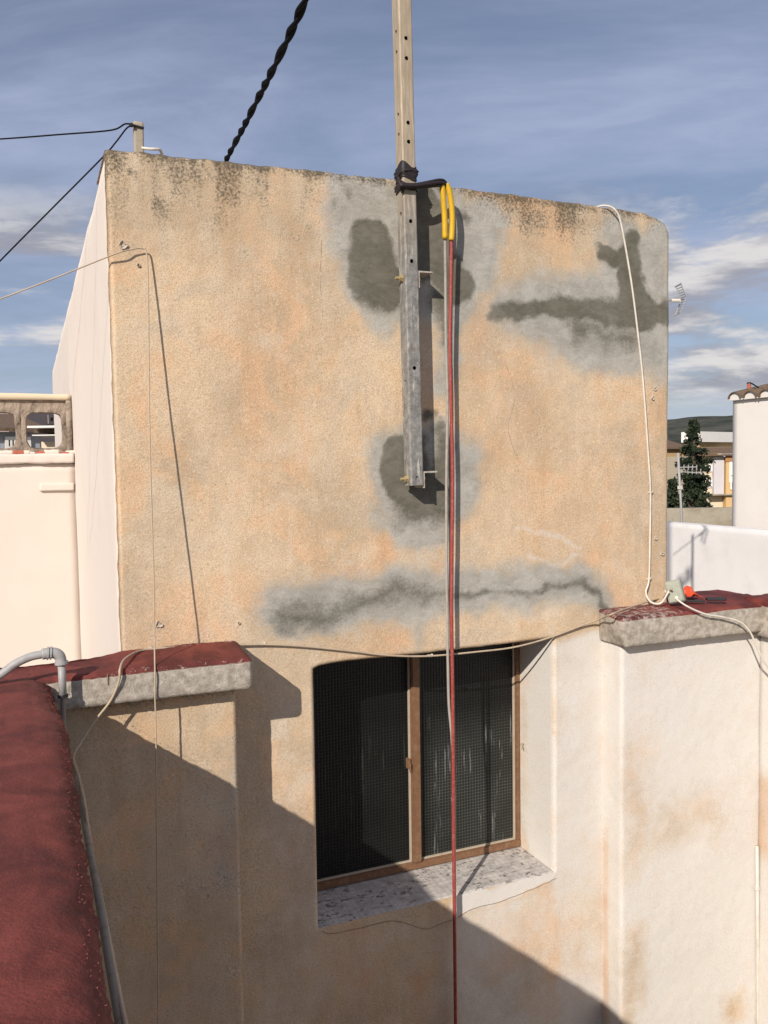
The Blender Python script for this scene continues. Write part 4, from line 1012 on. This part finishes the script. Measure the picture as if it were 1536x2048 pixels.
tag(MB().tube(smooth_path([at(-300, 828, 2.95), at(0, 522, 2.62), at(100, 421, 2.54), at(205, 315, 2.49), at(232, 284, 2.47), at(252, 258, YS-0.01), at(262, 251, YS-0.016)], 8), 0.0021, 6).build('thin_wire', M['blackcable'], None, smooth=True), 'thin black wire slanting steeply down left from the roof stake', 'wire')
tag(MB().tube(smooth_path([at(284, 296, YS-0.05), at(300, 298, YS-0.06), at(318, 299, YS-0.06), at(324, 308, YS-0.03)], 6), 0.004, 8).build('cable_end', M['whitecable'], None, smooth=True), 'short pale cable end lying on the roof edge right of the stake', 'cable')

# ------------------------------------------------------------------ background on the right: neighbour roofs
XW = 7.0
def neighbour():
    a = atx(1337, 1047, XW); b = atx(1536, 1060, XW); zt = (a[2]+b[2])/2
    V, F, N = rbox(XW, XW+0.22, 3.2, 13.5, -3.2, zt, 0.06, 0.02, 0.008, 3, 101)
    tag(mesh_np('terrace_wall', V, F, M['white_cool']), 'long white terrace wall behind the right concrete cap', 'wall')
    xb = 7.7
    e = atx(1465, 786, xb); f = atx(1465, 1040, xb)
    o = thing('tiled_white_house', 'bright white house end with scalloped roof tiles at the right edge', 'house', (xb, 4.5, -6))
    yE = e[1]
    V, F, N = rbox(xb, xb+4.0, 1.0, yE, -6.0, e[2]-0.055, 0.09, 0.015, 0.006, 3, 102)
    child(mesh_np('wall', V, F, M['white_bright']), o)
    sp = 0.225; n = int((yE-1.0)/sp)
    nn = 8; R = 0.098
    def tile_mesh(up):
        v, fcs = [], []
        for k in range(nn+1):
            a_ = math.pi*k/nn; c, s = math.cos(a_)*R, math.sin(a_)*R*0.85*(1 if up else -1)
            for x_, r_ in ((-0.075, 1.0), (0.55, 0.86)):
                v.append((x_, c*r_, s*r_+x_*0.22)); v.append((x_, c*(r_-0.13), s*(r_-0.13)+x_*0.22))
        for k in range(nn):
            p, q = 4*k, 4*k+4
            fcs += [(p, q, q+2, p+2), (p+1, p+3, q+3, q+1), (p, p+1, q+1, q), (p+2, q+2, q+3, p+3)]
        return v, fcs
    v, fcs = tile_mesh(True); me = bpy.data.meshes.new('roof_tile'); me.from_pydata(v, [], fcs); me.materials.append(M['rooftile'])
    lobe = MB(); lobe.prism([(-0.05, math.cos(math.pi*k/nn)*R*0.86, math.sin(math.pi*k/nn)*R*0.72-0.01) for k in range(nn+1)]+[(-0.05, -sp/2, -0.03), (-0.05, sp/2, -0.03)], (0.15, 0, 0))
    lme = bpy.data.meshes.new('mortar_lobe'); lme.from_pydata(lobe.v, [], lobe.f); lme.materials.append(M['white_bright'])
    for k in range(n):
        y_ = yE-0.095-k*sp
        t_ = link('roof_tile', me); t_.location = (xb, y_, e[2]-0.062+random.uniform(-0.006, 0.006)); t_.rotation_euler = (random.uniform(-0.05, 0.05), 0, random.uniform(-0.03, 0.03)); child(t_, o)
        l_ = link('mortar_lobe', lme); l_.location = (xb, y_, e[2]-0.062); child(l_, o)
    child(MB().prism([(xb+0.3, 1.0, e[2]-0.05), (xb+4, 1.0, e[2]+0.70), (xb+4, 1.0, e[2]+0.6), (xb+0.3, 1.0, e[2]-0.10)], (0, yE-1.0, 0)).build('roof', M['rooftile'], None), o)
    # little chimney pipe with a bent wire
    c = atx(1498, 783, xb+0.15)
    q = thing('roof_bracket', 'small rusty pipe stub with bent wire on the tiled roof at right', 'bracket', tuple(c))
    child(MB().tube([c, c+np.array([0, 0, 0.09])], 0.022, 10).build('pipe_stub', M['brickbit'], None), q)
    child(MB().tube(smooth_path([c+np.array([0, 0.03, 0.10]), c+np.array([0, -0.03, 0.095]), c+np.array([0, -0.16, 0.02]), c+np.array([0, -0.26, -0.02])], 5), 0.008, 6).build('wire', M['blackcable'], None), q)
M['rooftile'] = simple('old_roof_tile', (0.17, 0.115, 0.08), 0.9, 0.45, 14, bumpd=0.01, spec=0.1, dirt=(0.05, 0.045, 0.035, 0.6), dscale=10)
M['olive'] = simple('grey_render', (0.36, 0.32, 0.25), 0.95, 0.25, 5, bumpd=0.01, spec=0.1, dirt=(0.22, 0.17, 0.11, 0.7), dscale=3)
neighbour()
def conc_wall():
    a = far(1290, 1019, 13.2); b = far(1560, 1013, 13.2)
    dv = b-a; dv[2] = 0; nrm = np.array([dv[1], -dv[0], 0]); nrm /= np.linalg.norm(nrm)
    zt = (a[2]+b[2])/2
    m = MB().obox((a[0], a[1], -6), dv, -nrm*0.2, (0, 0, zt+6))
    tag(m.build('garden_wall', M['olive'], None, bevel=0.02), 'stained grey concrete wall behind the white terrace wall', 'wall')
conc_wall()
def tv_antenna():
    d = 10.9
    o = thing('antenna_mast', 'thin antenna mast with two short arms in front of the dark tree', 'antenna', tuple(far(1364, 1060, d)))
    m = MB().tube([far(1367, 1180, d), far(1362, 1010, d), far(1356, 906, d)], 0.016, 8); child(m.build('mast', M['pvc'], None, smooth=True), o)
    for y0, x1 in ((935, 1394), (943, 1402)):
        child(MB().tube([far(1353, y0, d), far(x1, y0-1+(y0-935)*0.5, d)], 0.008, 6).build('arm', M['pvc'], None), o)
        for k in range(4):
            px = x1-26+k*8.5; child(MB().tube([far(px, y0-5, d+0.03), far(px, y0+5, d-0.03)], 0.006, 5).build('element', M['pvc'], None), o)
    child(MB().box(*np.stack([far(1360, 975, d)-0.022, far(1360, 975, d)+0.022]).T.ravel()).build('clamp', M['whitecable'], None), o)
tv_antenna()
def yagi():
    d = 6.2
    B = far(1322, 602, d)
    o = thing('roof_antenna', 'television antenna head sticking out beyond the right edge of the ochre block', 'antenna', (B[0], B[1], -1.82))
    tip = far(1367, 598, d)
    child(MB().tube([(B[0], B[1], -1.82), (B[0], B[1], B[2]+0.06)], 0.014, 8).build('mast', M['pvc'], None, smooth=True), o)
    child(MB().tube([B-(tip-B)*1.5, tip], 0.006, 8).build('boom', M['pvc'], None, smooth=True), o)
    a = far(1343, 601, d); b = far(1360, 601, d)
    child(MB().tube([a, b], 0.013, 8).build('dipole_box', M['whitecable'], None), o)
    depth = np.array([cF[0], cF[1], 0])
    for (x1, y1), nm in (((1356, 570), 'upper_reflector'), ((1355, 629), 'lower_reflector')):
        m = MB(); e = far(x1, y1, d)
        for s in (-0.05, 0.05):
            m.tube([tip+depth*s, e+depth*s], 0.0035, 5)
        for k in range(6):
            q = tip+(e-tip)*(k+0.5)/6; m.tube([q-depth*0.07, q+depth*0.07+np.array([0.01, 0, 0.012])], 0.003, 5)
        m.tube([e-depth*0.07+np.array([0, 0, 0]), e+depth*0.07], 0.003, 5)
        child(m.build(nm, M['pvc'], None), o)
yagi()

# ------------------------------------------------------------------ background: ground, hill, houses, conifer
def ground():
    m, t, b = principled('town_ground')
    n = t.noise(t.pos, 0.05, 6, 0.6)
    t.put(b.inputs['Base Color'], t.mix(t.step(n, 0.35, 0.65), (0.10, 0.085, 0.06), (0.075, 0.09, 0.045))); b.inputs['Roughness'].default_value = 0.95
    struct(MB().quad((-4000, -4000, -7.6), (4000, -4000, -7.6), (4000, 4000, -7.6), (-4000, 4000, -7.6)).build('ground', m))
    m, t, b = principled('wooded_hill')
    n = t.noise(t.pos, 0.012, 8, 0.68); n2 = t.noise(t.pos, 0.06, 6, 0.7)
    c = t.mix(t.step(n, 0.4, 0.6), (0.046, 0.052, 0.047), (0.088, 0.088, 0.074))
    c = t.mix(t.math('MULTIPLY', t.step(n2, 0.58, 0.72), 0.55), c, (0.135, 0.125, 0.09))
    t.put(b.inputs['Base Color'], c); b.inputs['Roughness'].default_value = 1.0; b.inputs['Specular IOR Level'].default_value = 0
    na, nr = 260, 26
    az = np.radians(np.linspace(-60, 130, na)); rr = np.linspace(1150, 2300, nr)
    A, Rr = np.meshgrid(az, rr, indexing='ij')
    x = (np.sin(A)*Rr).ravel(); y = (np.cos(A)*Rr).ravel(); A = A.ravel(); Rr = Rr.ravel()
    prof = sstep(1150, 1900, Rr)
    top = 95+22*np.interp(np.degrees(A), [-60, 0, 30, 41, 46, 60, 100, 130], [0.2, -0.6, -0.5, -0.15, 0.28, 1.4, 0.6, 0.3])+16*(fbm(x, y, 0*x, 0.003, 4, 3)-0.5)
    z = -7.7+top*prof*(1-0.25*sstep(1950, 2300, Rr))+10*(fbm(x, y, 0*x, 0.02, 4, 7)-0.5)*prof
    i = (np.arange(na-1)[:, None]*nr+np.arange(nr-1)[None, :]).ravel()
    struct(mesh_np('hill', np.stack([x, y, z], 1), np.stack([i, i+1, i+nr+1, i+nr], 1), m))
ground()
M['ochre'] = simple('ochre_render', (0.60, 0.40, 0.19), 0.95, 0.1, 2, spec=0.1)
M['terracotta'] = simple('terracotta_paint', (0.40, 0.20, 0.09), 0.95, 0.1, 2, spec=0.1)
M['mauve'] = simple('mauve_render', (0.33, 0.27, 0.255), 0.95, 0.1, 2, spec=0.1)
M['fwhite'] = simple('house_white', (0.76, 0.73, 0.69), 0.95, 0.06, 2, spec=0.1)
M['lav'] = simple('lavender_render', (0.56, 0.52, 0.53), 0.95, 0.08, 2, spec=0.1)
M['bluegrey'] = simple('blue_grey_render', (0.34, 0.36, 0.39), 0.95, 0.1, 2, spec=0.1)
M['fglass'] = simple('window_glass', (0.03, 0.035, 0.045), 0.25, 0.3, 4, spec=0.5)
M['cane'] = simple('cane_screen', (0.43, 0.31, 0.17), 0.95, 0.3, 6, spec=0.1)
def frame_at(px, py, d, turn=0.0):
    """local frame of a far house: right axis turned about the vertical, up, into depth"""
    o = far(px, py, d)
    u = np.array([math.cos(YAW+math.radians(turn)), -math.sin(YAW+math.radians(turn)), 0]); v = np.array([-u[1]*-1*-1, u[0], 0])
    v = np.array([math.sin(YAW+math.radians(turn)), math.cos(YAW+math.radians(turn)), 0])
    return o, u, v
def far_box(name, mat, parent, o, u, v, x0, x1, z0, z1, y0=0.0, dep=5.0):
    m = MB().obox(o+u*x0+v*y0+np.array([0, 0, z0]), u*(x1-x0), v*dep, (0, 0, z1-z0)); return child(m.build(name, M[mat], None), parent)
def far_window(parent, o, u, v, x0, x1, z0, z1, fr='fwhite', y0=0.0):
    f = MB()
    t = 0.10
    for a in ((x0-t, x1+t, z1, z1+t), (x0-t, x1+t, z0-t, z0), (x0-t, x0, z0, z1), (x1, x1+t, z0, z1), ((x0+x1)/2-0.03, (x0+x1)/2+0.03, z0, z1)):
        f.obox(o+u*a[0]+v*(y0-0.06)+np.array([0, 0, a[2]]), u*(a[1]-a[0]), v*0.05, (0, 0, a[3]-a[2]))
    w = child(f.build('window', M[fr], None), parent)
    g = MB().obox(o+u*x0+v*(y0-0.03)+np.array([0, 0, z0]), u*(x1-x0), v*0.02, (0, 0, z1-z0)).build('pane', M['fglass'], None)
    g.parent = w
def tile_row(parent, o, u, v, x0, x1, z, n, y0=-0.5):
    for k in range(n):
        x = x0+(x1-x0)*(k+0.5)/n; r = (x1-x0)/n*0.48
        P = [o+u*(x+math.cos(a)*r)+v*y0+np.array([0, 0, z+math.sin(a)*r*0.9]) for a in np.linspace(math.pi, 0, 6)]
        child(MB().prism(P, v*1.6+np.array([0, 0, 0.4])).build('roof_tile', M['rooftile'], None), parent)
GZ = -7.6
def houses_right():
    s = 55/FPX
    o, u, v = frame_at(1400, 928, 55, 0); o[2] = 0
    hz = lambda py: (919-py)*s
    hx = lambda px: (px-1400)*s
    h = thing('apartment_house', 'cream and ochre house with tiled eave behind the dark conifer', 'house', (o[0], o[1], GZ))
    far_box('wall', 'cream', h, o, u, v, hx(1396), hx(1446), GZ, hz(912), 0.0, 6)
    far_box('grey_bay', 'lav', h, o, u, v, hx(1424), hx(1444), hz(990), hz(913), -0.35, 0.34)
    far_box('ochre_wing', 'ochre', h, o, u, v, hx(1446.2), hx(1530), GZ, hz(914), -0.5, 6)
    far_box('wall_stripe', 'fwhite', h, o, u, v, hx(1452), hx(1530), hz(965), hz(924), -0.56, 0.055)
    far_box('painted_band', 'terracotta', h, o, u, v, hx(1444), hx(1530), hz(923.5), hz(912), -0.56, 0.055)
    far_box('cornice', 'olive', h, o, u, v, hx(1410), hx(1530), hz(990), hz(987.5), -0.75, 0.7)
    far_window(h, o, u, v, hx(1457), hx(1466), hz(948), hz(932), 'fwhite', -0.58)
    far_window(h, o, u, v, hx(1457), hx(1466), hz(976), hz(963), 'fwhite', -0.52)
    far_window(h, o, u, v, hx(1416), hx(1421), hz(940), hz(930), 'fwhite', -0.02)
    far_window(h, o, u, v, hx(1416), hx(1421), hz(972), hz(960), 'fwhite', -0.02)
    tile_row(h, o, u, v, hx(1376), hx(1530), hz(908), 40, -0.9)
    far_box('eave', 'rooftile', h, o, u, v, hx(1376), hx(1530), hz(912.0), hz(909), -0.8, 1.6)
    o2, u2, v2 = frame_at(1397, 880, 62, -38); o2[2] = 0; s2 = 62/FPX
    far_box('upper_storey', 'cane', h, o2, u2, v2, 0, 7.2, GZ, (919-884)*s2, 0.0, 1.2)
    far_box('roof_fascia', 'fwhite', h, o2, u2, v2, -0.2, 7.4, (919-884)*s2+0.01, (919-863)*s2, -0.3, 1.6)
    far_box('upper_block', 'fwhite', h, o2, u2, v2, 2.6, 7.2, 0.1, (919-897)*s2, -0.35, 0.34)
    k, u3, v3 = frame_at(1330, 900, 66, -20); k[2] = 0; s3 = 66/FPX
    h2 = thing('tan_house', 'tan house with low tiled roof left of the dark conifer', 'house', (k[0], k[1], GZ))
    far_box('wall', 'cane', h2, k, u3, v3, -2, 2.1, GZ, (919-897)*s3, 0, 6)
    m = MB(); zz = (919-897)*s3+0.01
    m.prism([k+u3*-2.2+v3*-0.4+np.array([0, 0, zz]), k+u3*2.3+v3*-0.4+np.array([0, 0, zz]), k+u3*2.3+v3*3+np.array([0, 0, zz+0.75]), k+u3*-2.2+v3*3+np.array([0, 0, zz+0.75])], (0, 0, 0.12))
    child(m.build('roof', M['rooftile'], None), h2)
    far_window(h2, k, u3, v3, 1.0, 1.5, -1.6, -0.6, 'fwhite', -0.02)
houses_right()

def conifer(px, d, ztop, rad, label, seed, group=None):
    rs = np.random.RandomState(seed)
    b = far(px, 1000, d); b[2] = GZ; H = ztop-GZ
    o = thing('conifer_tree', label, 'tree', tuple(b), group)
    P = [b+np.array([rs.normal()*0.05, rs.normal()*0.05, H*k/9]) for k in range(10)]
    tr = MB().tube(P, [0.30*(1-k/9.5)+0.02 for k in range(10)], 8)
    Vs, Fs = [], []
    for k in range(185):
        t = rs.rand()**0.85; z = H*(0.10+0.89*t)
        reach = rad*(1-t)**0.62*(0.35+0.95*rs.rand())*(1+0.25*math.sin(z*2.3+seed)); az = rs.rand()*2*math.pi
        dr = np.array([math.cos(az), math.sin(az), 0]); base = b+np.array([0, 0, z]); end = base+dr*reach+np.array([0, 0, reach*(0.22-0.5*rs.rand())])
        if k % 4 == 0: tr.tube([base, end], [0.05*(1-t)+0.012, 0.008], 5)
        nl = int(30+150*reach/rad)
        for j in range(nl):
            q = base+(end-base)*(0.15+0.9*rs.rand())+rs.normal(size=3)*np.array([0.12, 0.12, 0.08])*(0.6+0.6*(1-t))
            a = rs.normal(size=3); a /= np.linalg.norm(a); c = np.cross(a, rs.normal(size=3)); c /= np.linalg.norm(c)
            l = 0.05+0.09*rs.rand(); w = l*0.42; i = len(Vs)
            Vs += [q-c*w, q+a*l, q+c*w, q-a*l]; Fs.append((i, i+1, i+2, i+3))
    child(tr.build('trunk', M['bark'], None, smooth=True), o)
    child(mesh_np('crown', np.array(Vs), np.array(Fs), M['needle'], None, smooth=False), o)
def leaf_mat(name, a, b_):
    m, t, b = principled(name)
    n = t.noise(t.pos, 1.4, 4, 0.6); n2 = t.noise(t.pos, 9, 3, 0.6)
    c = t.mix(t.step(n, 0.35, 0.68), a, b_); c = t.mix(t.math('MULTIPLY', n2, 0.5), c, tuple(v*0.5 for v in a))
    t.put(b.inputs['Base Color'], c); b.inputs['Roughness'].default_value = 0.7; b.inputs['Specular IOR Level'].default_value = 0.2; return m
M['needle'] = leaf_mat('conifer_needles', (0.022, 0.034, 0.018), (0.048, 0.060, 0.030))
M['bark'] = simple('bark', (0.11, 0.085, 0.06), 0.95, 0.3, 8, bumpd=0.02)
conifer(1386, 36, (919-838)*36/FPX, 1.25, 'tall dark conifer with ragged layered branches beyond the white wall', 3)
conifer(1345, 33, (919-958)*33/FPX, 0.95, 'low dark conifer partly hidden behind the ochre block edge', 8)

def houses_left():
    # seen through the openwork blocks
    o, u, v = frame_at(20, 900, 26, -38); o[2] = 0; s = 26/FPX
    h = thing('grey_house', 'blue grey house with brown tiled roof seen through the left openwork opening', 'house', (o[0], o[1], GZ))
    zr = (939-864)*s
    far_box('wall', 'bluegrey', h, o, u, v, -6, 0.9, GZ, zr, 0, 6)
    m = MB(); m.prism([o+u*-6.3+v*-0.3+np.array([0, 0, zr+0.01]), o+u*1.1+v*-0.3+np.array([0, 0, zr+0.01]), o+u*1.1+v*3.2+np.array([0, 0, zr+0.65]), o+u*-6.3+v*3.2+np.array([0, 0, zr+0.65])], (0, 0, 0.1))
    child(m.build('roof', M['rooftile'], None), h)
    for x in (-0.05, 0.35): far_window(h, o, u, v, x, x+0.16, (939-893)*s, (939-880)*s, 'fwhite', -0.02)
    o, u, v = frame_at(25, 900, 44, 10); o[2] = 0; s = 44/FPX
    h = thing('cream_house', 'cream lit house rising behind the brown tiled roof at far left', 'house', (o[0], o[1], GZ))
    far_box('wall', 'cream', h, o, u, v, -5, 0.35, GZ, (939-812)*s, 0, 6)
    far_box('band', 'olive', h, o, u, v, -5.05, 0.4, (939-829)*s, (939-827)*s, -0.08, 0.07)
    o, u, v = frame_at(62, 900, 34, -62); o[2] = 0; s = 34/FPX
    h = thing('mauve_house', 'shaded mauve house wall with one small dark window through the openwork', 'house', (o[0], o[1], GZ))
    far_box('wall', 'mauve', h, o, u, v, -1.0, 8.0, GZ, (939-800)*s, 0, 6)
    far_window(h, o, u, v, 0.95, 1.35, (939-842)*s, (939-834)*s, 'mauve', -0.02)
    o, u, v = frame_at(64, 900, 24, 0); o[2] = 0; s = 24/FPX
    h = thing('low_outbuilding', 'low cream outbuilding with white edged flat roof below the mauve house', 'house', (o[0], o[1], GZ))
    far_box('wall', 'cream', h, o, u, v, 0.15, 1.1, GZ, (939-884)*s, 0.3, 2)
    far_box('flat_roof', 'fwhite', h, o, u, v, 0.05, 1.3, (939-858)*s, (939-854)*s, -0.4, 3)
    far_box('lower_roof', 'fwhite', h, o, u, v, 0.1, 0.8, (939-873)*s, (939-871)*s, -0.2, 2)
    far_box('dark_strip', 'rooftile', h, o, u, v, 0.0, 1.3, (939-866)*s, (939-859)*s, 0.2, 2)  # dark brown strip between the two white roof slabs
houses_left()
scene.cycles.max_bounces = 6; scene.cycles.diffuse_bounces = 3; scene.cycles.glossy_bounces = 2
